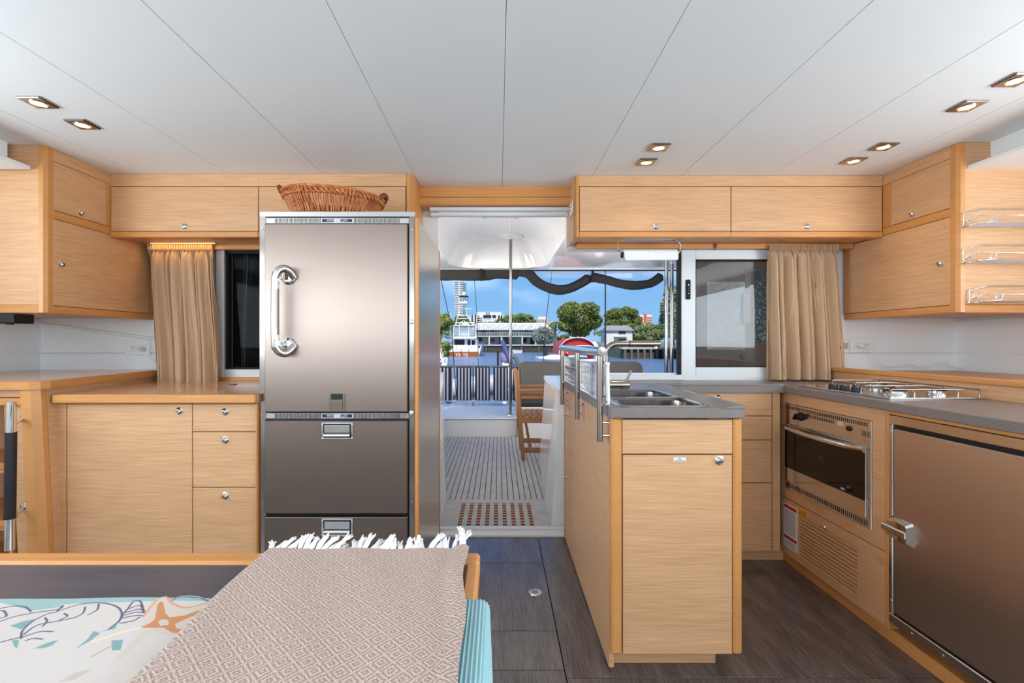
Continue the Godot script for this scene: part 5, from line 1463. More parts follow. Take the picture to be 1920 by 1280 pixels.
func build_cockpit() -> void:
	# teak deck: planks with dark caulking between them
	var t := struct("floor_cockpit", "weathered teak cockpit deck of narrow caulked planks", "deck")
	part(t, "caulking", mb().box(-1.7, 2.4, -0.10, -0.006, 2.90, 6.0, 0), M.black)
	var pitch := 0.0425
	for k in 70:
		var x := -0.78 + pitch * k
		part(t, "plank", mb().box(x, x + pitch - 0.0055, -0.02, -0.002 - 0.0006 * (k % 3), 3.455, 5.80, 0.001).along_z(), M.deck)
	part(t, "margin_plank", mb().box(-0.8, 1.4, -0.02, 0.002, 3.40, 3.452, 0.001), M.deck)
	# white tray with the wooden grating at the doorway
	t = thing("teak_grating", "teak grating set in a grey frame on the cockpit step", "grating", V(-0.01, 0, 3.1))
	part(t, "frame", mb().box(-0.42, 0.42, -0.02, 0.004, 2.905, 2.955, 0.002).box(-0.42, 0.42, -0.02, 0.004, 3.37, 3.40, 0.002).box(-0.42, -0.285, -0.02, 0.0035, 2.955, 3.37, 0.001).box(0.245, 0.42, -0.02, 0.0035, 2.955, 3.37, 0.001), M.deck)
	part(t, "pan", mb().box(-0.30, 0.26, -0.03, -0.016, 2.95, 3.38, 0), M.teak_dark)
	for k in 10:
		var x := -0.285 + k * 0.0561
		part(t, "bar", mb().box(x, x + 0.030, -0.016, 0.004, 2.955, 3.37, 0.001).along_z(), M.deck)
	for k in 9:
		var z := 2.955 + k * 0.0486
		part(t, "cross_bar", mb().box(-0.285, 0.25, -0.016, -0.003, z, z + 0.024, 0.001), M.trim)
	# moulded side units of glossy gelcoat
	t = thing("cockpit_console", "glossy white cockpit moulding behind the refrigerator panel", "moulding", V(-0.9, 0, 4.2))
	part(t, "body", loft([V(-0.375, 0, 2.95), V(-0.375, 0, 3.45), V(-0.64, 0, 5.75), V(-1.7, 0, 5.75), V(-1.7, 0, 2.95)], [V(-0.40, 0.75, 2.95), V(-0.42, 0.75, 3.45), V(-0.66, 0.75, 5.75), V(-1.7, 0.75, 5.75), V(-1.7, 0.75, 2.95)]), M.gelcoat)
	part(t, "top", loft([V(-0.39, 0.75, 2.95), V(-0.41, 0.75, 3.45), V(-0.645, 0.75, 5.76), V(-1.7, 0.75, 5.76), V(-1.7, 0.75, 2.95)], [V(-0.395, 0.775, 2.95), V(-0.415, 0.775, 3.45), V(-0.65, 0.775, 5.76), V(-1.7, 0.775, 5.76), V(-1.7, 0.775, 2.95)]), M.gelcoat)
	t = thing("cockpit_counter", "glossy white cockpit counter moulding behind the sink island", "moulding", V(0.9, 0, 4.0))
	part(t, "body", loft([V(0.325, 0, 2.95), V(0.33, 0, 3.45), V(0.38, 0, 4.5), V(1.9, 0, 4.5), V(1.9, 0, 2.95)], [V(0.40, 0.79, 3.20), V(0.415, 0.79, 3.50), V(0.432, 0.79, 4.5), V(1.9, 0.79, 4.5), V(1.9, 0.79, 3.20)]), M.gelcoat)
	part(t, "top", loft([V(0.39, 0.79, 3.19), V(0.405, 0.79, 3.50), V(0.422, 0.79, 4.52), V(1.9, 0.79, 4.52), V(1.9, 0.79, 3.19)], [V(0.395, 0.82, 3.20), V(0.41, 0.82, 3.50), V(0.427, 0.82, 4.51), V(1.9, 0.82, 4.51), V(1.9, 0.82, 3.20)]), M.gelcoat)
	# aft step and bench base
	t = thing("aft_step", "white gelcoat step across the cockpit's after end", "step", V(-0.2, 0, 6.3))
	part(t, "riser", mb().box(-0.72, 0.22, -0.02, 0.205, 5.79, 6.85, 0.012), M.gelcoat)
	part(t, "tread", mb().box(-0.72, 0.225, 0.205, 0.222, 5.775, 6.85, 0.008), M.white)
	t = thing("bench_base", "white gelcoat bench base below the grey cushions", "bench", V(1.1, 0, 6.2))
	part(t, "base", mb().box(0.225, 2.18, -0.02, 0.36, 5.70, 6.6, 0.015), M.gelcoat)
	t = thing("seat_cushion", "dark grey cockpit seat cushion on the bench", "cushion", V(1.1, 0.36, 6.1))
	part(t, "pad", mb().box(0.20, 2.16, 0.362, 0.50, 5.68, 6.42, 0.05), M.cushion_dark)
	part(t, "piping", mb().tube([V(0.23, 0.462, 5.678), V(2.13, 0.462, 5.678)], 0.006, 8), M.cushion_dark)
	for s in [[0.25, 1.02, "grey bench backrest cushion behind the teak chair"], [1.03, 1.86, "grey bench backrest cushion seen below the open window"]]:
		t = thing("backrest_cushion", s[2], "cushion", V((s[0] + s[1]) * 0.5, 0.5, 6.3), "bench backrest cushions")
		var poly := PackedVector2Array()
		for c in [[s[1] - 0.09, 0.79, 0.0], [s[0] + 0.09, 0.79, PI / 2]]:
			for k in 7: poly.append(Vector2(c[0] + 0.09 * cos(c[2] + PI / 2 * k / 6.0), c[1] + 0.09 * sin(c[2] + PI / 2 * k / 6.0)))
		poly.append(Vector2(s[0], 0.50)); poly.append(Vector2(s[1], 0.50))
		part(t, "pad", mb().prism(poly, V(0, 0, 6.20), Vector3.RIGHT, Vector3.UP, Vector3(0, 0, -0.12)), M.cushion)
		part(t, "seam", mb().tube([V(s[0] + 0.03, 0.52, 6.198), V(s[0] + 0.03, 0.80, 6.198)], 0.003, 6), M.cushion_dark)
	# teak armchair
	t = thing("teak_chair", "teak folding armchair turned sideways in the cockpit", "chair", V(0.45, 0, 4.8))
	for d in [4.62, 5.07]:
		part(t, "back_leg", mb().slab(Transform3D(Basis(Vector3(0, 0, 1), 0.075), V(0.205, 0.43, d)), Vector3(0.019, 0.435, 0.014), 0.004), M.teak_dark)
		part(t, "front_leg", mb().slab(Transform3D(Basis(), V(0.63, 0.33, d)), Vector3(0.019, 0.33, 0.014), 0.004), M.teak_dark)
		part(t, "armrest", mb().slab(Transform3D(Basis(), V(0.43, 0.672, d)), Vector3(0.245, 0.012, 0.026), 0.004), M.teak_dark)
		part(t, "arm_rail", mb().slab(Transform3D(Basis(), V(0.42, 0.60, d)), Vector3(0.205, 0.016, 0.011), 0.003), M.teak_dark)
		part(t, "stretcher", mb().slab(Transform3D(Basis(), V(0.43, 0.095, d)), Vector3(0.20, 0.025, 0.011), 0.003), M.teak_dark)
		part(t, "apron", mb().slab(Transform3D(Basis(), V(0.43, 0.385, d)), Vector3(0.205, 0.028, 0.011), 0.003), M.teak_dark)
	for k in 7: part(t, "seat_slat", mb().box(0.215 + 0.060 * k, 0.268 + 0.060 * k, 0.413, 0.431, 4.61, 5.08, 0.003), M.teak_dark)
	for k in 4: part(t, "back_slat", mb().slab(Transform3D(Basis(Vector3(0, 0, 1), 0.075), V(0.182 - 0.0045 * k, 0.55 + 0.08 * k, 4.845)), Vector3(0.008, 0.026, 0.215), 0.003), M.teak_dark)
	part(t, "cross_brace", mb().slab(Transform3D(Basis(Vector3(0, 0, 1), 0.18), V(0.29, 0.22, 4.80)), Vector3(0.013, 0.18, 0.013), 0.003), M.teak_dark)
	# stern rail with striped covers
	var rd := 6.95
	t = thing("stern_rail", "steel stern rail across the cockpit's after end", "rail", V(-0.3, 0.22, rd))
	part(t, "top_tube", mb().tube([V(-1.2, YP(687, rd), rd), V(0.32, YP(687, rd), rd)], 0.014, 12), M.inox)
	part(t, "lower_tube", mb().tube([V(-1.2, YP(751, rd), rd), V(0.32, YP(751, rd), rd)], 0.012, 12), M.alu_white)
	for px in [824, 887, 968]: part(t, "stanchion", mb().tube([V(XP(px, rd), 0.10, rd + 0.02), V(XP(px, rd), YP(687, rd), rd + 0.02)], 0.011, 10), M.inox)
	var si := Image.create(128, 16, false, Image.FORMAT_RGB8)
	for x in 128:
		var dark := fmod(x / 128.0 * 4.5, 1.0) < 0.5
		for y in 16: si.set_pixel(x, y, Color(0.085, 0.10, 0.16) if dark else Color(0.66, 0.66, 0.71))
	var sm := mat(Color.WHITE, 0.85)
	sm.albedo_texture = tex(si)
	for s in [[816.0, 849.0, 0], [856.0, 884.0, 1], [891.0, 918.5, 2], [925.0, 952.5, 3], [961.5, 975.0, 4]]:
		t = thing("striped_cover", ["navy and white striped canvas panel at the console end of the stern rail", "navy and white striped canvas panel, second along the stern rail from the console", "navy and white striped canvas panel at the middle of the stern rail", "navy and white striped canvas panel just short of the steel pole", "narrow navy and white striped canvas strip between pole and bench"][s[2]], "canvas panel", V(XP((s[0] + s[1]) * 0.5, rd), YP(751, rd), rd), "striped canvas panels on the stern rail")
		var g := []
		for i in 9:
			var row := []
			for j in 13:
				var u := j / 12.0
				row.append(V(lerpf(XP(s[0], rd), XP(s[1], rd), u), lerpf(YP(750, rd), YP(689, rd), i / 8.0), rd - 0.03 + 0.004 * sin(u * 9.0 + i * 0.3)))
			g.append(row)
		part(t, "canvas", mb().sheet(g, 0.004, Vector2((s[1] - s[0]) / 28.0, 1)), sm)
		part(t, "hem", mb().box(XP(s[0], rd), XP(s[1], rd), YP(692, rd), YP(687, rd), rd - 0.018, rd - 0.006, 0.002), M.canvas)
	# hardtop with a rounded recess in its underside
	t = thing("hardtop", "glossy white cockpit hardtop with a rounded recess in its underside", "hardtop", V(0, 2.07, 4.5))
	var yb := 2.075
	var hole := rounded(-0.60, 0.60, 3.50, 6.10, 0.36, yb, 12)
	var m := mb()
	var g0 := []
	for q in [[0.0, 0.0], [0.012, 0.05], [0.035, 0.12], [0.07, 0.20], [0.12, 0.27], [0.19, 0.32], [0.28, 0.345], [0.36, 0.35]]:
		var ring := rounded(-0.60 + q[0], 0.60 - q[0], 3.50 + q[0] * 1.1, 6.10 - q[0] * 0.4, 0.36 - q[0] * 0.45, yb + q[1], 12)
		ring.append(ring[0])
		g0.append(ring)
	m.sheet(g0)
	var last: Array = g0[-1]
	for i in last.size() - 3: m.tri(last[0], last[i + 1], last[i + 2], Vector3.DOWN)
	part(t, "recess", m, M.gelcoat)
	var un := mb()
	var outer := [V(2.4, yb, 6.17), V(-2.4, yb, 6.17), V(-2.4, yb, 2.93), V(2.4, yb, 2.93)]
	var nq := hole.size() / 4
	for qd in 4:
		for i in nq - 1: un.tri(outer[qd], hole[qd * nq + i], hole[qd * nq + i + 1], Vector3.DOWN)
		un.tri(outer[qd], hole[qd * nq + nq - 1], hole[((qd + 1) % 4) * nq], Vector3.DOWN)
		un.tri(outer[qd], outer[(qd + 1) % 4], hole[((qd + 1) % 4) * nq], Vector3.DOWN)
	part(t, "soffit", un, M.gelcoat)
	part(t, "roof", mb().box(-2.4, 2.4, yb + 0.40, yb + 0.46, 2.93, 6.17, 0.01), M.gelcoat)
	part(t, "fascia", mb().box(-2.4, 2.4, yb - 0.004, yb + 0.42, 6.17, 6.20, 0.008).box(-2.42, -2.40, yb, yb + 0.42, 2.93, 6.17, 0.004).box(2.40, 2.42, yb, yb + 0.42, 2.93, 6.17, 0.004), M.gelcoat)
	part(t, "hatch", frame_flat(-0.16, 0.20, 4.6, 5.0, yb + 0.352), M.alu_white)
	part(t, "hatch_pane", mb().box(-0.13, 0.17, yb + 0.352, yb + 0.358, 4.63, 4.97, 0.001), M.label)
	part(t, "lip", mb().tube([V(0.64, yb - 0.004, 6.12), V(2.3, yb - 0.004, 6.12)], 0.012, 8), M.gelcoat)
	part(t, "light_bar", mb().box(-0.10, 0.10, yb + 0.355, yb + 0.361, 5.3, 5.5, 0.002), M.rubber)
	# pole from the step up into the recess
	var pd := 6.02
	t = thing("steel_pole", "polished steel pole rising from the aft step to the hardtop", "pole", V(XP(957, pd), 0.222, pd))
	part(t, "tube", mb().tube([V(XP(957, pd), 0.222, pd), V(XP(957, pd), yb + 0.345, 5.85)], 0.019, 18), M.post)
	part(t, "foot_flange", mb().lathe(V(XP(957, pd), 0.222, pd), Vector3.UP, [Vector2(0.05, 0), Vector2(0.045, 0.010), Vector2(0.02, 0.014), Vector2(0.02, 0.02)], 20), M.chrome)
	part(t, "top_flange", mb().lathe(V(XP(957, pd), yb + 0.34, 5.85), Vector3.DOWN, [Vector2(0.16, -0.01), Vector2(0.15, 0.01), Vector2(0.03, 0.02), Vector2(0.02, 0.03)], 24), M.gelcoat)
	for px in [1249.0, 1259.0]:
		t = thing("steel_post", "polished steel hardtop post seen through the open window, " + ("the one beside the cushion" if px < 1255.0 else "the one beside the sash edge"), "post", V(XP(px, 5.6), 0, 5.6 + (px - 1249) * 0.02), "twin hardtop posts by the window")
		var pp: float = 5.6 + (px - 1249.0) * 0.02
		part(t, "tube", mb().tube([V(XP(px, pp), 0.0, pp), V(XP(px, pp) + 0.005, yb, pp)], 0.022, 16), M.post)
		part(t, "collar", mb().tube([V(XP(px, pp), 0.0, pp), V(XP(px, pp), 0.03, pp)], 0.03, 16), M.chrome)
	# sunlit decks of the two hulls on either side of the cockpit
	for s in [-1.0, 1.0]:
		t = thing("hull_deck", "white side deck and stern steps of the hull " + ("beyond the cockpit console" if s < 0 else "beyond the side screen"), "deck", V(s * 3.2, -0.4, 5.0))
		part(t, "side_deck", mb().box(s * 2.82, s * 4.1, -0.9, 0.62, -3.0, 6.4, 0.04), M.gelcoat)
		for k in 4: part(t, "stern_step", mb().box(s * 2.2, s * 4.0, -1.3, 0.35 - 0.35 * k, 6.4 + 0.5 * k, 6.9 + 0.5 * k, 0.03), M.gelcoat)
	t = thing("stern_beam", "white cross beam under the stern rail between the hulls", "beam", V(0, -0.3, 7.0))
	part(t, "beam", mb().box(-2.2, 2.2, -0.4, 0.205, 6.86, 7.3, 0.03), M.gelcoat)
	# rolled up side curtain of the cockpit
	var cd := 6.25
	t = thing("rolled_enclosure", "dark rolled canvas enclosure sagging in loops below the hardtop", "canvas", V(0.5, 1.95, cd))
	part(t, "straight_roll", mb().roll(smooth([V(XP(800, cd), YP(512, cd), cd), V(XP(850, cd), YP(514, cd), cd), V(XP(905, cd), YP(514, cd), cd), V(XP(930, cd), YP(511, cd), cd), V(XP(975, cd), YP(512, cd), cd)]), 0.078, 0.7, 3), M.canvas)
	part(t, "top_band", mb().box(XP(790, cd), XP(1310, cd), YP(508, cd), 2.075, cd - 0.02, cd + 0.02, 0.004), M.canvas)
	part(t, "sagging_roll", mb().roll(smooth([V(XP(965, cd), YP(507, cd), cd), V(XP(990, cd), YP(512, cd), cd), V(XP(1005, cd), YP(526, cd), cd), V(XP(1030, cd), YP(539, cd), cd), V(XP(1055, cd), YP(542, cd), cd), V(XP(1080, cd), YP(535, cd), cd), V(XP(1108, cd), YP(519, cd), cd)]), 0.060, 0.7, 4), M.canvas)
	part(t, "sagging_roll", mb().roll(smooth([V(XP(1106, cd), YP(520, cd), cd), V(XP(1130, cd), YP(523, cd), cd), V(XP(1160, cd), YP(531, cd), cd), V(XP(1190, cd), YP(534, cd), cd), V(XP(1220, cd), YP(530, cd), cd), V(XP(1242, cd), YP(516, cd), cd)]), 0.054, 0.7, 5), M.canvas)
	for px in [903.0, 1109.0]: part(t, "strap", mb().box(XP(px - 2.5, cd), XP(px + 2.5, cd), YP(528, cd), YP(500, cd), cd - 0.085, cd - 0.078, 0.002), M.rubber)
	part(t, "clear_window", mb().box(XP(985, cd), XP(1245, cd), YP(520, cd), YP(508, cd), cd + 0.03, cd + 0.032, 0), M.clear)
	# clear and canvas side screen seen through the glazed sash
	var ed := 5.2
	t = thing("side_enclosure", "brown canvas side screen with clear vinyl windows behind the glazed sash", "canvas", V(2.2, 0.6, ed))
	var E := func(px: float) -> float: return XP(px, ed)
	part(t, "canvas", mb().box(E.call(1290), E.call(1326), 0.55, 2.075, ed, ed + 0.01, 0.002).box(E.call(1398), E.call(1413), 0.55, 2.075, ed, ed + 0.01, 0.002).box(E.call(1326), E.call(1398), 0.55, YP(655, ed), ed, ed + 0.01, 0.002).box(E.call(1326), E.call(1398), YP(528, ed), 2.075, ed, ed + 0.01, 0.002).box(E.call(1413), E.call(1600), 0.55, YP(643, ed), ed, ed + 0.01, 0.002).box(E.call(1413), E.call(1600), YP(505, ed), 2.075, ed, ed + 0.01, 0.002).box(E.call(1460), E.call(1600), 0.6, 2.0, ed, ed + 0.01, 0.002), M.canvas_brown)
	part(t, "vinyl_window", mb().box(E.call(1326), E.call(1398), YP(655, ed), YP(528, ed), ed + 0.004, ed + 0.006, 0), M.vinyl)
	part(t, "vinyl_window", mb().box(E.call(1413), E.call(1460), YP(643, ed), YP(505, ed), ed + 0.004, ed + 0.006, 0), M.vinyl)
	part(t, "flap", mb().box(E.call(1391), E.call(1405), YP(607, ed), YP(550, ed), ed - 0.03, ed - 0.01, 0.004), M.cushion)
	t = thing("side_coaming", "white cockpit coaming ledge behind the glazed sash", "ledge", V(2.3, 0.5, 4.2))
	part(t, "ledge", mb().box(1.92, 2.78, 0.52, 0.60, 3.6, 5.1, 0.02), M.gelcoat)
	part(t, "winch_ring", mb().lathe(V(XP(1392, 4.35), YP(668, 4.35), 4.35), Vector3(0, 0, 1), [Vector2(0.03, 0), Vector2(0.035, 0.012), Vector2(0.018, 0.02), Vector2(0, 0.02)], 18), M.rubber)
	# dark screen behind the window beside the refrigerator
	t = thing("folded_screen", "dark folded mesh screen behind the window beside the refrigerator", "screen", V(-1.4, 0.6, 3.6))
	part(t, "screen", mb().box(-2.2, -0.72, 0.78, 2.06, 3.30, 3.32, 0.002), M.canvas)
	part(t, "support_tube", mb().tube([V(XP(455, 3.15), 0.78, 3.15), V(XP(463, 3.15), 1.85, 3.15)], 0.012, 10), M.inox)
	part(t, "curtain_fold", mb().tube([V(XP(470, 3.2), 0.78, 3.2), V(XP(466, 3.2), 1.9, 3.2)], 0.03, 10), M.canvas)

func frame_flat(x0: float, x1: float, d0: float, d1: float, y: float) -> MB:
	return mb().box(x0, x1, y - 0.006, y + 0.012, d0, d0 + 0.03, 0.003).box(x0, x1, y - 0.006, y + 0.012, d1 - 0.03, d1, 0.003).box(x0, x0 + 0.03, y - 0.006, y + 0.012, d0, d1, 0.003).box(x1 - 0.03, x1, y - 0.006, y + 0.012, d0, d1, 0.003)

# ---------------------------------------------------------------- canal, boats, houses and trees astern
func box_px(b: MB, px0: float, px1: float, py0: float, py1: float, d: float, depth: float, ch := 0.02) -> MB:
	return b.box(XP(px0, d), XP(px1, d), YP(py1, d), YP(py0, d), d, d + depth, ch)

func leaf_material() -> StandardMaterial3D:
	var m := mat(Color.WHITE, 0.7)
	m.vertex_color_use_as_albedo = true
	m.backlight_enabled = true
	m.backlight = Color(0.3, 0.3, 0.2)
	return m

func foliage(blobs: Array, count: int, size: float, cols: Array) -> MB:
	var m := mb()
	var total := 0.0
	for b in blobs: total += b[1].x * b[1].y
	for b in blobs:
		var n := int(count * b[1].x * b[1].y / total)
		for k in n:
			var dir := Vector3(rng.randfn(), rng.randfn(), rng.randfn()).normalized()
			var p: Vector3 = b[0] + dir * b[1] * (0.72 + 0.34 * rng.randf())
			var nn := (dir + Vector3(rng.randfn(), rng.randfn(), rng.randfn()) * 0.55).normalized()
			var a := nn.cross(Vector3(rng.randfn(), rng.randfn(), rng.randfn())).normalized()
			var c := nn.cross(a)
			var s := size * rng.randf_range(0.6, 1.3)
			var q0 := p - a * s
			var q1 := p + c * s * 0.5
			var q2 := p + a * s
			var q3 := p - c * s * 0.5
			m.tri(q0, q1, q2, nn); m.tri(q0, q2, q3, nn)
			var cc: Color = cols[rng.randi() % cols.size()]
			cc = cc * rng.randf_range(0.75, 1.2)
			for i in 6: m.col.append(Color(cc.r, cc.g, cc.b))
	return m

func crown(px0: float, px1: float, py0: float, py1: float, d: float, lumps: int) -> Array:      # a crown as overlapping round masses
	var c := V(XP((px0 + px1) * 0.5, d), YP((py0 + py1) * 0.5, d), d)
	var rx := (px1 - px0) * 0.5 * d / F
	var ry := (py1 - py0) * 0.5 * d / F
	var out := [[c, Vector3(rx * 0.72, ry * 0.78, rx * 0.7)]]
	for k in lumps:
		var a := TAU * k / lumps + rng.randf_range(-0.3, 0.3)
		var rr := rng.randf_range(0.26, 0.40)
		var off := Vector3(cos(a) * rx * (1.0 - rr) * 0.95, sin(a) * ry * (1.0 - rr) * 0.95, rng.randf_range(-0.1, 0.6) * rx)
		out.append([c + off, Vector3(rx * rr, ry * rr * 1.1, rx * rr)])
	return out

func tree(called: String, label: String, blobs: Array, foot: Vector3, count: int, size: float, cols: Array, trunk_r: float, group: String) -> void:
	var t := thing(called, label, "tree", foot, group)
	part(t, "crown", foliage(blobs, count, size, cols), M.leaf)
	var c: Vector3 = blobs[0][0]
	part(t, "trunk", mb().tube(smooth([foot, foot.lerp(c, 0.5) + Vector3(0.1, 0, 0), c]), trunk_r, 8, true, trunk_r * 0.5), M.bark)

func palm(label: String, foot: Vector3, h: float, r: float, cols: Array) -> void:
	var t := thing("palm_tree", label, "tree", foot, "palms on the far bank")
	var top := foot + Vector3(0.3, h, 0)
	part(t, "trunk", mb().tube(smooth([foot, foot.lerp(top, 0.5) + Vector3(-0.15, 0, 0), top]), 0.22, 8, true, 0.14), M.bark)
	for k in 13:
		var a := TAU * k / 13.0 + rng.randf_range(-0.2, 0.2)
		var dir := Vector3(cos(a), 0, sin(a))
		var rise := rng.randf_range(0.15, 0.75)
		var m := mb()
		var cc: Color = cols[k % cols.size()]
		for s in 14:
			var u := (s + 1) / 14.0
			var p := top + dir * r * u + Vector3.UP * r * (rise * u - 0.95 * u * u)
			var side := dir.cross(Vector3.UP)
			for sg in [-1.0, 1.0]:
				var tip: Vector3 = p + side * sg * r * 0.30 * sin(PI * clampf(u * 0.9 + 0.08, 0, 1)) + Vector3.DOWN * r * 0.16 + dir * r * 0.14
				m.q(p - dir * 0.09, p + dir * 0.09, tip + dir * 0.03, tip - dir * 0.03, Vector3.UP)
		for i in m.v.size(): m.col.append(cc)
		part(t, "frond", m, M.leaf)

func build_canal() -> void:
	M.leaf = leaf_material()
	M.bark = mat(Color(0.42, 0.36, 0.30), 0.9)
	M.grey_wall = mat(Color(0.50, 0.55, 0.60), 0.8)
	M.house_white = mat(Color(0.84, 0.84, 0.84), 0.8)
	M.band = M.house_white
	M.roof_grey = mat(Color(0.55, 0.56, 0.58), 0.85)
	M.win = mat(Color(0.13, 0.16, 0.19), 0.12)
	M.win_green = mat(Color(0.45, 0.60, 0.60), 0.15)
	M.pink = mat(Color(0.86, 0.66, 0.56), 0.8)
	M.brick_red = mat(Color(0.80, 0.34, 0.30), 0.8)
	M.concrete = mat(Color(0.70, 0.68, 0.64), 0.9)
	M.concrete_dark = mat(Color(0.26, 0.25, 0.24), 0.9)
	M.concrete_mid = mat(Color(0.42, 0.40, 0.37), 0.9)
	M.lawn = mat(Color(0.44, 0.47, 0.36), 0.95)
	M.varnish = mat(Color(0.66, 0.36, 0.14), 0.2)
	M.blue = mat(Color(0.28, 0.34, 0.55), 0.5)
	var WY := -1.2
	# water
	var wm := mat(Color(0.36, 0.45, 0.56), 0.22)
	var wn := FastNoiseLite.new()
	wn.seed = 2
	wn.frequency = 0.02
	wn.fractal_octaves = 4
	var wt := NoiseTexture2D.new()
	wt.width = 512
	wt.height = 512
	wt.seamless = true
	wt.noise = wn
	wm.heightmap_enabled = true
	wm.heightmap_texture = wt
	wm.heightmap_scale = 14.0
	wm.uv1_triplanar = true
	wm.uv1_world_triplanar = true
	wm.uv1_scale = Vector3(0.16, 0.16, 0.10)
	var t := struct("water", "rippled blue canal water astern", "water")
	part(t, "surface", mb().box(-120, 120, WY - 0.3, WY, 7.4, 125, 0), wm)
	# far bank
	t = struct("ground", "far canal bank with concrete sea wall and lawn", "ground")
	part(t, "lawn", mb().box(-400, 400, WY - 1, 0.58, 117, 900, 0.02), M.lawn)
	part(t, "side_lawn", mb().box(XP(1163, 72), 90, WY - 1, 0.40, 71, 117, 0.02), M.lawn)
	part(t, "near_bank", mb().box(-60, -9.0, WY - 1, 0.3, 52, 117, 0.02), M.lawn)
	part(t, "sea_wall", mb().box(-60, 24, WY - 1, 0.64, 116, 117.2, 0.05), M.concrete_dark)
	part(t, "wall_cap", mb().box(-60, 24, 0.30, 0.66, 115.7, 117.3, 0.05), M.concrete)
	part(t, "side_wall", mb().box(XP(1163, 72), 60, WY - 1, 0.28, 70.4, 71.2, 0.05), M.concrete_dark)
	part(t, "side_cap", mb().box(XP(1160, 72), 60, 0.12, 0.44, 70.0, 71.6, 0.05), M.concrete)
	for k in 9:
		var px := 1170.0 + k * 12.0
		part(t, "wall_pile", mb().box(XP(px, 70), XP(px + 3.5, 70), WY - 0.5, 0.15, 69.7, 70.3, 0.05), M.concrete_mid)
	for k in 7:
		var px := 912.0 + k * 33.0
		part(t, "dock_pile", mb().tube([V(XP(px, 115.4), WY - 0.5, 115.4), V(XP(px, 115.4), 0.6, 115.4)], 0.16, 8), M.concrete_mid)
	# tower
	var td := 400.0
	t = thing("tower_block", "tall slim apartment tower with white floor bands on the skyline", "building", V(XP(862, td), 0, td))
	part(t, "shaft", box_px(mb(), 853, 868.5, 527, 645, td, 8), mat(Color(0.52, 0.60, 0.66), 0.1, 0.6))
	part(t, "side_shaft", box_px(mb(), 868.5, 873.5, 530, 645, td + 1, 7), M.win_green)
	for k in 24: part(t, "floor_band", box_px(mb(), 852, 869, 527.5 + k * 3.4, 529.2 + k * 3.4, td - 0.6, 2.0, 0), M.band)
	part(t, "window_column", box_px(mb(), 860, 862, 527, 612, td - 0.8, 1.0, 0), M.band)
	# white condominium
	td = 260.0
	t = thing("condominium", "low white condominium with long balconies behind the trees", "building", V(XP(910, td), 0, td))
	part(t, "wall", box_px(mb(), 881, 944, 590, 645, td, 12), M.house_white)
	part(t, "roof_block", box_px(mb(), 894, 940, 584.5, 590, td + 0.5, 10), M.house_white)
	part(t, "lower_wing", box_px(mb(), 904, 932, 599, 612, td - 3, 4), M.house_white)
	for r in [[906, 921, 590.5, 596.5], [923, 930, 590.5, 596], [884, 886.5, 590, 606], [890, 892.5, 590, 606], [896, 898.5, 592, 606], [934, 937, 591, 598], [939, 942, 591, 598], [911, 914, 585.8, 587.6], [915.5, 918, 585.8, 587.6]]:
		var w := part(t, "window", box_px(mb(), r[0], r[1], r[2], r[3], td - 0.2, 0.5, 0), M.win)
		part(w, "window_sill", box_px(mb(), r[0] - 0.3, r[1] + 0.3, r[3] - 0.2, r[3] + 0.4, td - 0.4, 0.5, 0), M.house_white)
	for y in [594, 598, 602]: part(t, "balcony", box_px(mb(), 895, 904, y, y + 1.2, td - 1.0, 1.2, 0), M.house_white)
	# two-storey house on the far bank
	td = 124.0
	t = thing("canal_house", "long two storey house with white tiled roof and balcony on the far bank", "house", V(XP(960, td), 0.6, td))
	part(t, "upper_wall", box_px(mb(), 890, 1030, 616, 630, td + 1.2, 8), M.grey_wall)
	part(t, "lower_wall", box_px(mb(), 890, 1030, 630, 650, td + 2.0, 8), mat(Color(0.72, 0.74, 0.76), 0.8))
	var roof := mb()
	roof.q(V(XP(884, td), YP(617, td), td - 0.6), V(XP(1036, td), YP(617, td), td - 0.6), V(XP(1024, td), YP(603.5, td), td + 5), V(XP(893, td), YP(603.5, td), td + 5), Vector3(0, 1, 1))
	roof.box(XP(884, td), XP(1036, td), YP(618.5, td), YP(616.8, td), td - 0.6, td + 9, 0)
	part(t, "roof", roof, M.house_white)
	var tile := mb()
	for i in 5:
		for k in 46:
			if (k * 7 + i * 3) % 5 == 0: continue
			var u := (k + 0.5 * (i % 2)) / 46.0
			var s := i / 5.0
			var x0 := lerpf(XP(887, td), XP(893, td), s)
			var x1 := lerpf(XP(1033, td), XP(1024, td), s)
			var c := V(lerpf(x0, x1, u), lerpf(YP(615.5, td), YP(605.5, td), s), lerpf(td - 0.2, td + 4.2, s))
			tile.slab(Transform3D(Basis(Vector3.RIGHT, 0.32), c), Vector3(0.10, 0.05, 0.20), 0)
	part(t, "roof_tile_rows", tile, M.roof_grey).set_meta("kind", "stuff")
	part(t, "balcony_floor", box_px(mb(), 890, 1030, 629.5, 631, td - 0.4, 2.0, 0), M.house_white)
	part(t, "balcony_rail", box_px(mb(), 890, 1030, 623.2, 623.8, td - 0.4, 0.1, 0), M.house_white)
	for k in 47: part(t, "baluster", box_px(mb(), 890.5 + k * 3.0, 891.1 + k * 3.0, 623.5, 629.5, td - 0.4, 0.06, 0), M.house_white)
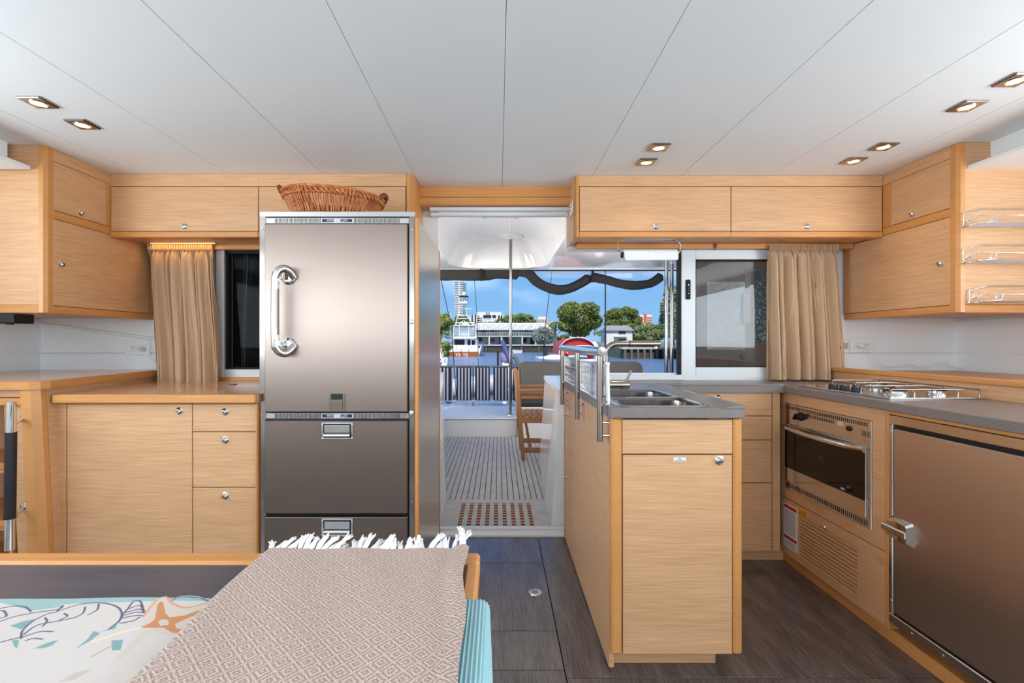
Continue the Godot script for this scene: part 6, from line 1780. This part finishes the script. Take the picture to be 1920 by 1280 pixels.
	for r in [[901, 911, 618.5, 625, 1], [921, 927, 618.5, 622, 0], [938, 949, 618, 629, 2], [962, 974, 618, 629, 2], [985, 991, 618.5, 622, 0], [996, 1004, 618.5, 627, 0], [897, 904, 633, 640, 0], [919, 928, 634.5, 641, 0], [935, 941, 632, 647, 0], [945, 953, 632, 647, 0], [960, 968, 635, 647, 2], [981, 988, 634, 642, 0], [994, 1002, 634, 646, 0]]:
		var w := part(t, "window", box_px(mb(), r[0] - 0.5, r[1] + 0.5, r[2] - 0.5, r[3] + 0.4, td + (1.05 if r[2] < 630 else 1.85), 0.2, 0), M.house_white)
		part(w, "pane", box_px(mb(), r[0], r[1], r[2], r[3], td + (0.95 if r[2] < 630 else 1.75), 0.12, 0), M.win_green if r[4] == 2 else M.win)
	for px in [916.0, 939.0, 954.5, 978.0, 1003.0, 1020.0]: part(t, "column", box_px(mb(), px, px + 2.4, 630, 648, td - 0.3, 0.4, 0.01), M.house_white)
	# pink block, red and white tower, white cottage
	td = 300.0
	t = thing("pink_building", "small pink and cream building on the skyline beside the big tree", "building", V(XP(1016, td), 0, td))
	part(t, "wall", box_px(mb(), 1006, 1027, 598, 645, td, 8), M.pink)
	part(t, "cornice", box_px(mb(), 1009, 1025, 593.5, 598, td + 1, 6), M.house_white)
	for k in 4: part(t, "window_band", box_px(mb(), 1007 + k * 5.0, 1010 + k * 5.0, 600, 606, td - 0.2, 0.5, 0), M.win_green)
	t = thing("red_white_tower", "white apartment block with a red centre strip on the skyline", "building", V(XP(1211, td), 0, td))
	part(t, "wall", box_px(mb(), 1200, 1222, 590, 645, td, 8), M.house_white)
	part(t, "red_strip", box_px(mb(), 1207.5, 1212.5, 588.5, 622, td - 0.5, 2, 0), M.brick_red)
	for k in 5: part(t, "balcony_band", box_px(mb(), 1214, 1223, 593 + k * 4.2, 595 + k * 4.2, td - 0.8, 1, 0), M.pink)
	for k in 5: part(t, "balcony_band", box_px(mb(), 1199, 1206, 593 + k * 4.2, 595 + k * 4.2, td - 0.8, 1, 0), M.pink)
	td = 108.0
	t = thing("white_cottage", "white cottage with grey shingle roof and one dark window on the far bank", "house", V(XP(1162, td), 0.5, td))
	part(t, "wall", box_px(mb(), 1137, 1186, 618, 650, td, 6), M.house_white)
	var rf := mb()
	rf.q(V(XP(1134, td), YP(619, td), td - 0.5), V(XP(1189, td), YP(619, td), td - 0.5), V(XP(1183, td), YP(609, td), td + 3), V(XP(1138, td), YP(609, td), td + 3), Vector3(0, 1, 1))
	rf.box(XP(1134, td), XP(1189, td), YP(620, td), YP(618.6, td), td - 0.5, td + 6, 0)
	part(t, "roof", rf, M.roof_grey)
	var ww := part(t, "window", box_px(mb(), 1158.5, 1174.5, 620, 626.5, td - 0.15, 0.2, 0), M.house_white)
	part(ww, "pane", box_px(mb(), 1159.5, 1173.5, 620.8, 625.6, td - 0.2, 0.1, 0), M.win)
	part(t, "balcony", box_px(mb(), 1152, 1176, 630.5, 631.2, td - 0.8, 0.8, 0).box(XP(1152, td), XP(1176, td), YP(627, td), YP(626.4, td), td - 0.8, td - 0.7, 0), M.house_white)
	part(t, "door", box_px(mb(), 1160, 1174, 635.5, 640, td - 0.12, 0.1, 0), M.win)
	# trees
	var green := [Color(0.13, 0.18, 0.035), Color(0.19, 0.23, 0.045), Color(0.27, 0.28, 0.06), Color(0.08, 0.115, 0.025)]
	var bright := [Color(0.22, 0.30, 0.06), Color(0.31, 0.37, 0.08), Color(0.13, 0.19, 0.04), Color(0.40, 0.40, 0.10)]
	var silver := [Color(0.30, 0.34, 0.30), Color(0.22, 0.26, 0.22), Color(0.38, 0.41, 0.37)]
	var g := "trees on the canal banks"
	tree("broad_tree", "broad round dark green tree behind the red canopy", crown(1036, 1131, 563, 632, 100, 11), V(XP(1076, 100), 0.5, 100), 15300, 0.231, green + [Color(0.20, 0.22, 0.045)], 0.5, g)
	tree("broad_tree", "rounded dark green tree rising behind the white cottage", crown(1127, 1203, 575, 626, 124, 9), V(XP(1165, 124), 0.5, 124), 9350, 0.245, green, 0.4, g)
	tree("bank_tree", "bright green bushy tree beside the moored sport boat", crown(806, 850, 586, 622, 58, 7), V(XP(822, 58), 0.3, 58), 5440, 0.150, bright, 0.15, g)
	tree("bank_bush", "bright green bush hanging over the water near the white steps", crown(806, 848, 638, 668, 50, 6), V(XP(824, 50), -0.4, 50), 4420, 0.122, bright, 0.1, g)
	tree("silver_tree", "silvery grey leaved tree in front of the long house", crown(994, 1045, 612, 646, 104, 8), V(XP(1020, 104), -0.2, 104), 5440, 0.177, silver, 0.2, g)
	tree("shrub", "leafy green shrub between the cottage and the twin posts", crown(1186, 1232, 606, 640, 92, 7), V(XP(1208, 92), 0.4, 92), 4420, 0.190, bright + silver, 0.2, g)
	tree("shrub", "low green shrub below the broad round tree", crown(1040, 1072, 626, 645, 111, 5), V(XP(1056, 111), 0.5, 111), 2040, 0.177, green, 0.12, g)
	tree("waterside_tree", "tall feathery grey green tree seen behind the twin posts", crown(1232, 1282, 535, 640, 66, 9), V(XP(1262, 66), 0.4, 66), 8840, 0.163, silver + bright, 0.25, g)
	tree("hedge_tree", "dark green tree belt showing over the long house roof", crown(938, 1006, 588, 614, 150, 8), V(XP(972, 150), 0.6, 150), 5100, 0.340, green, 0.3, g)
	tree("hedge_tree", "dark green trees between the sport boat and the condominium", crown(846, 884, 590, 625, 170, 6), V(XP(862, 170), 0.6, 170), 3400, 0.340, green, 0.3, g)
	tree("tree_belt", "distant green tree belt beyond the white cottage", crown(1110, 1290, 606, 642, 160, 12), V(XP(1200, 160), 0.6, 160), 8500, 0.374, green, 0.3, g)
	tree("tree_belt", "distant green tree belt beyond the long house", crown(800, 1060, 604, 644, 210, 14), V(XP(930, 210), 0.6, 210), 6800, 0.476, green, 0.3, g)
	tree("waterside_tree", "tall dark tree behind the brown canvas side screen", crown(1290, 1500, 470, 680, 60, 12), V(XP(1395, 60), 0.0, 60), 11900, 0.231, green + silver, 0.3, g)
	var yel := [Color(0.50, 0.40, 0.10), Color(0.36, 0.34, 0.08), Color(0.16, 0.22, 0.05)]
	palm("palm with yellowing fronds beside the broad round tree", V(XP(1040, 86), 0.5, 86), 4.3, 1.45, yel)
	palm("green palm showing over the long house roof beside the pole", V(XP(940, 138), 0.6, 138), 7.2, 2.8, [Color(0.10, 0.17, 0.05), Color(0.16, 0.22, 0.07)])
	palm("green palm over the middle of the long house roof", V(XP(975, 140), 0.6, 140), 8.0, 2.8, [Color(0.10, 0.17, 0.05), Color(0.16, 0.22, 0.07)])
	build_boats()

func build_boats() -> void:
	var d := 82.0
	var k := d / F
	var t := thing("sport_boat", "white sport fishing boat with varnished stern and tall tuna tower", "boat", V(XP(870, d), -1.2, d))
	var W := func(px: float, py: float, dd: float) -> Vector3: return V(XP(px, d), YP(py, d), d + dd)
	# hull: stern outline drawn out towards the bow
	var st := [[843, 660], [897, 660], [901, 650], [896, 668.5], [892, 671], [847, 671], [842, 668]]
	var hull := mb()
	var ol := PackedVector2Array([Vector2(XP(842, d), YP(660, d)), Vector2(XP(897, d), YP(660, d)), Vector2(XP(895, d), YP(672, d)), Vector2(XP(846, d), YP(672, d))])
	part(t, "transom", mb().prism(ol, V(0, 0, d), Vector3.RIGHT, Vector3.UP, Vector3(0, 0, -1.2)), M.varnish, "varnished wooden transom")
	var hl := PackedVector2Array([Vector2(XP(842, d), YP(654, d)), Vector2(XP(898, d), YP(654, d)), Vector2(XP(904, d), YP(643, d)), Vector2(XP(901, d), YP(655, d)), Vector2(XP(896, d), YP(672, d)), Vector2(XP(844, d), YP(672, d))])
	part(t, "hull", mb().prism(hl, V(0, 0, d + 0.2), Vector3.RIGHT, Vector3.UP, Vector3(0, 0, -13)), M.boat_white)
	part(t, "cockpit_coaming", box_px(mb(), 842, 897, 653.5, 660.2, d, 1.0, 0.1), M.boat_white)
	var nm := TextMesh.new()
	nm.text = "YA  YA"
	nm.font_size = 16
	nm.pixel_size = 0.046
	nm.depth = 0.04
	copy_part(t, "stern_lettering", nm, M.boat_white, W.call(866, 664.5, -0.03) - O)
	part(t, "cabin", box_px(mb(), 850, 895, 634, 655, d + 1.5, 5, 0.25), M.boat_white)
	for r in [[852, 871, 636, 646.5], [876.5, 882, 636, 647], [884.5, 890.5, 637.5, 646.5]]: part(t, "cabin_window", box_px(mb(), r[0], r[1], r[2], r[3], d + 1.45, 0.1, 0.04), M.win)
	part(t, "bridge_deck", box_px(mb(), 848, 893, 631, 636, d + 0.6, 6, 0.18), M.boat_white)
	part(t, "bridge_screen", box_px(mb(), 849.5, 891, 611, 631, d + 1.4, 3, 0.3), glass(Color(0.80, 0.88, 0.92), 0.45))
	part(t, "helm_console", box_px(mb(), 862, 882, 618, 631, d + 2.2, 1.2, 0.2), M.boat_white)
	part(t, "hard_roof", box_px(mb(), 849, 892, 608.8, 611.2, d + 1.2, 3.6, 0.1), M.boat_white)
	part(t, "radar_dome", mb().ball(W.call(870, 607, 2.5), Vector3(0.62, 0.32, 0.62)), M.boat_white)
	for s in [[850, 848.5], [860, 860], [878, 878], [891, 892]]: part(t, "bridge_pillar", mb().tube([W.call(s[1], 632, 1.3), W.call(s[0], 610, 1.3)], 0.07, 8), M.boat_white)
	for s in [[852, 612, 856, 590], [888, 612, 875, 590], [856, 612, 866, 600], [884, 612, 868, 600]]: part(t, "tower_leg", mb().tube([W.call(s[0], s[1], 2.0), W.call(s[2], s[3], 2.0)], 0.07, 8), M.boat_white)
	for s in [[852, 604, 889, 604], [856, 596, 880, 596], [856, 590, 875, 590], [858, 577.5, 884, 577.5], [857, 592, 862, 548], [874, 592, 868, 548]]: part(t, "tower_rail", mb().tube([W.call(s[0], s[1], 2.0), W.call(s[2], s[3], 2.0)], 0.055, 8), M.boat_white)
	part(t, "tower_basket", box_px(mb(), 860, 878, 565, 570, d + 1.6, 1.2, 0.15), M.boat_white)
	part(t, "tower_roof", box_px(mb(), 860, 878, 554, 555.6, d + 1.5, 1.4, 0.05), M.canvas)
	for px in [861.5, 876.5]: part(t, "tower_post", mb().tube([W.call(px, 566, 1.7), W.call(px - 0.5, 555, 1.7)], 0.05, 8), M.canvas)
	part(t, "antenna_dome", mb().ball(W.call(868.5, 549.5, 2.0), Vector3(0.34, 0.45, 0.34)), M.boat_white)
	for s in [[858, 655, 854, 640], [865, 660, 864, 653], [879, 660, 879, 653]]: part(t, "rod", mb().tube([W.call(s[0], s[1], -0.1), W.call(s[2], s[3], -0.1)], 0.035, 6), M.canvas)
	part(t, "outrigger", mb().tube([W.call(845, 640, 1.0), W.call(844, 585, 1.0)], 0.06, 6), M.boat_white)
	# white boarding steps close astern
	d = 11.0
	t = thing("boarding_steps", "white slatted boarding steps beyond the striped rail covers", "steps", V(XP(828, d), -0.3, d))
	for s in [[0, 0.0], [0, 0.35]]:
		part(t, "stringer", mb().tube([V(XP(818, d), YP(645, d), d + s[1]), V(XP(836, d), YP(692, d), d + s[1])], 0.030, 8), M.boat_white)
	for i in 5:
		var u := 0.12 + i * 0.19
		part(t, "tread", mb().box(XP(lerpf(816, 834, u), d) - 0.10, XP(lerpf(818, 836, u), d) + 0.03, YP(lerpf(645, 692, u), d) - 0.015, YP(lerpf(645, 692, u), d) + 0.015, d, d + 0.35, 0.005), M.boat_white)
	part(t, "support", mb().box(XP(822, d), XP(834, d), -1.3, YP(688, d), d + 0.05, d + 0.3, 0.02), M.boat_white)
	part(t, "side_rail", mb().tube(smooth([V(XP(829, d), YP(692, d), d), V(XP(832, d), YP(674, d), d), V(XP(838, d), YP(673, d), d), V(XP(835, d), YP(692, d), d)]), 0.022, 8), M.boat_white)
	# grey tender slung behind the rail
	d = 8.2
	t = thing("tender", "grey and white inflatable tender slung behind the stern rail", "dinghy", V(XP(900, d), 0.2, d))
	part(t, "tube", mb().tube(smooth([V(XP(830, d), YP(738, d), d), V(XP(860, d), YP(727, d), d), V(XP(910, d), YP(722, d), d), V(XP(955, d), YP(715, d), d), V(XP(985, d), YP(700, d), d + 0.2)]), 0.17, 16), mat(Color(0.62, 0.65, 0.70), 0.5))
	part(t, "hull", loft([V(-1.0, 0.10, d + 0.1), V(0.3, 0.12, d + 0.1), V(0.5, 0.2, d + 0.6), V(-1.0, 0.10, d + 0.9)], [V(-1.05, 0.34, d), V(0.4, 0.40, d), V(0.6, 0.45, d + 0.7), V(-1.05, 0.34, d + 1.0)]), M.boat_white)
	for x in [-0.85, 0.15]: part(t, "davit_arm", mb().tube(smooth([V(x, 0.16, 7.315), V(x, 0.28, 7.5), V(x, 0.36, 8.3)]), 0.03, 10), M.boat_white)
	part(t, "cleat", mb().ball(V(XP(842, d - 0.3), YP(757, d - 0.3), d - 0.3), Vector3(0.05, 0.035, 0.05), 12, 8), M.blue)
	# outboard motor and covered console of the tender
	t = thing("outboard_motor", "white outboard motor with violet blue cover by the steel pole", "outboard motor", V(XP(950, 10), -0.2, 10))
	d = 10.0
	part(t, "leg", mb().slab(Transform3D(Basis(Vector3(0, 0, 1), 0.40), V(XP(952, d), YP(664, d), d)), Vector3(0.045, 0.33, 0.10), 0.02), M.blue)
	part(t, "cowl", mb().ball(V(XP(949, d), YP(671, d), d + 0.1), Vector3(0.13, 0.17, 0.14)), mat(Color(0.52, 0.47, 0.62), 0.4))
	part(t, "bracket", mb().box(XP(942, d), XP(956, d), -1.3, YP(676, d), d, d + 0.3, 0.02), M.boat_white)
	part(t, "hose", mb().tube(smooth([V(XP(962, d), YP(668, d), d), V(XP(968, d), YP(673, d), d), V(XP(971, d), YP(690, d), d)]), 0.045, 10), M.cushion)
	t = thing("mooring_pile", "dark mooring pile standing in the canal", "pile", V(XP(934, 30), -1.2, 30))
	part(t, "pile", mb().tube([V(XP(934, 30), -2.0, 30), V(XP(933.5, 30), YP(660, 30), 30)], 0.07, 10), M.canvas)
	part(t, "pile_cap", mb().tube([V(XP(933.5, 30), YP(660, 30), 30), V(XP(933.5, 30), YP(659, 30), 30)], 0.08, 10), M.rubber)
	# red canopied launch beyond the bench
	d = 12.0
	t = thing("red_canopy_launch", "white launch with a red arched canopy beyond the bench cushions", "boat", V(XP(1085, d), -0.3, d))
	var g := []
	for i in 7:
		var row := []
		for j in 17:
			var a := PI * j / 16.0
			row.append(V(XP(1083, d) - 0.46 * cos(a), YP(664, d) + 0.42 * pow(sin(a), 0.75), d + i * 0.25))
		g.append(row)
	part(t, "canopy", mb().sheet(g, 0.02), M.red, "red arched canopy")
	part(t, "canopy_bow", mb().tube(smooth(g[0]), 0.010, 8), M.alu_white)
	var arch := PackedVector2Array()
	for j in 17: arch.append(Vector2(XP(1083, d) - 0.45 * cos(PI * j / 16.0), YP(664, d) + 0.41 * pow(sin(PI * j / 16.0), 0.75)))
	part(t, "canopy_end", mb().prism(arch, V(0, 0, d + 0.06), Vector3.RIGHT, Vector3.UP, Vector3(0, 0, -0.02)), M.red)
	part(t, "canopy_back", mb().box(XP(1055, d), XP(1068, d), YP(684, d), YP(655, d), d + 0.2, d + 0.22, 0.005).box(XP(1104, d), XP(1116, d), YP(690, d), YP(650, d), d + 0.2, d + 0.22, 0.005), M.red)
	part(t, "rail", mb().tube(smooth([V(XP(1062, d), YP(662, d), d - 0.2), V(XP(1066, d), YP(650, d), d - 0.2), V(XP(1105, d), YP(648.5, d), d - 0.2), V(XP(1112, d), YP(656, d), d - 0.2)]), 0.014, 8), M.alu_white)
	part(t, "hull", loft([V(XP(1030, d), -1.3, d), V(XP(1125, d), -1.3, d), V(XP(1125, d), -1.3, d + 3), V(XP(1030, d), -1.3, d + 3)], [V(XP(1022, d), YP(676, d), d), V(XP(1134, d), YP(672, d), d), V(XP(1128, d), YP(672, d), d + 3.4), V(XP(1022, d), YP(676, d), d + 3.4)]), M.boat_white)
	part(t, "windscreen", mb().q_both(V(XP(1118, d), YP(674, d), d), V(XP(1134, d), YP(673, d), d), V(XP(1123, d), YP(640, d), d + 0.4), V(XP(1112, d), YP(641, d), d + 0.4)), M.boat_white)
	part(t, "coaming", mb().ball(V(XP(1040, d), YP(672, d), d), Vector3(0.34, 0.10, 0.4)), M.boat_white)
	part(t, "engine", mb().tube([V(XP(1025, d), YP(680, d), d), V(XP(1022, d), YP(652, d), d)], 0.05, 10), M.canvas)
	t = thing("moored_skiff", "small white skiff moored at the far sea wall", "boat", V(XP(972, 108), -1.2, 108))
	part(t, "hull", loft([V(XP(962, 108), -1.3, 107), V(XP(978, 108), -1.3, 107), V(XP(978, 108), -1.3, 108.4), V(XP(962, 108), -1.3, 108.4)], [V(XP(960, 108), YP(655.5, 108), 106.8), V(XP(980, 108), YP(656.5, 108), 106.8), V(XP(980, 108), YP(656.5, 108), 108.6), V(XP(960, 108), YP(655.5, 108), 108.6)]), M.boat_white)
	part(t, "motor", mb().box(XP(980, 108), XP(983, 108), YP(659, 108), YP(654.5, 108), 107.4, 108, 0.05), M.canvas)
	# rigging wires
	for s in [[826, 520, 846, 612, 7.2, 0.006, "dark rigging wire slanting past the slim tower"], [889, 520, 895, 600, 7.1, 0.004, "thin rigging wire before the condominium"], [1036, 500, 1022, 615, 7.2, 0.005, "slanting rigging wire beside the yellowing palm"], [1135, 500, 1135, 645, 7.0, 0.011, "thick dark backstay before the white cottage"]]:
		t = thing("rigging_wire", s[6], "wire", V(XP(s[2], s[4]), YP(s[3], s[4]), s[4]))
		part(t, "wire", mb().tube([V(XP(s[0], s[4]), YP(s[1] - 100, s[4]), s[4]), V(XP(s[0], s[4]), YP(s[1], s[4]), s[4]), V(XP(s[2], s[4]), YP(s[3], s[4]), s[4]), V(XP(s[2], s[4]) + (s[2] - s[0]) * 0.004, 0.30, s[4])], s[5], 8), M.canvas)
		part(t, "end_fitting", mb().tube([V(XP(s[2], s[4]) + (s[2] - s[0]) * 0.004, 0.32, s[4]), V(XP(s[2], s[4]) + (s[2] - s[0]) * 0.004, 0.205, s[4])], s[5] * 1.8, 8), M.chrome)
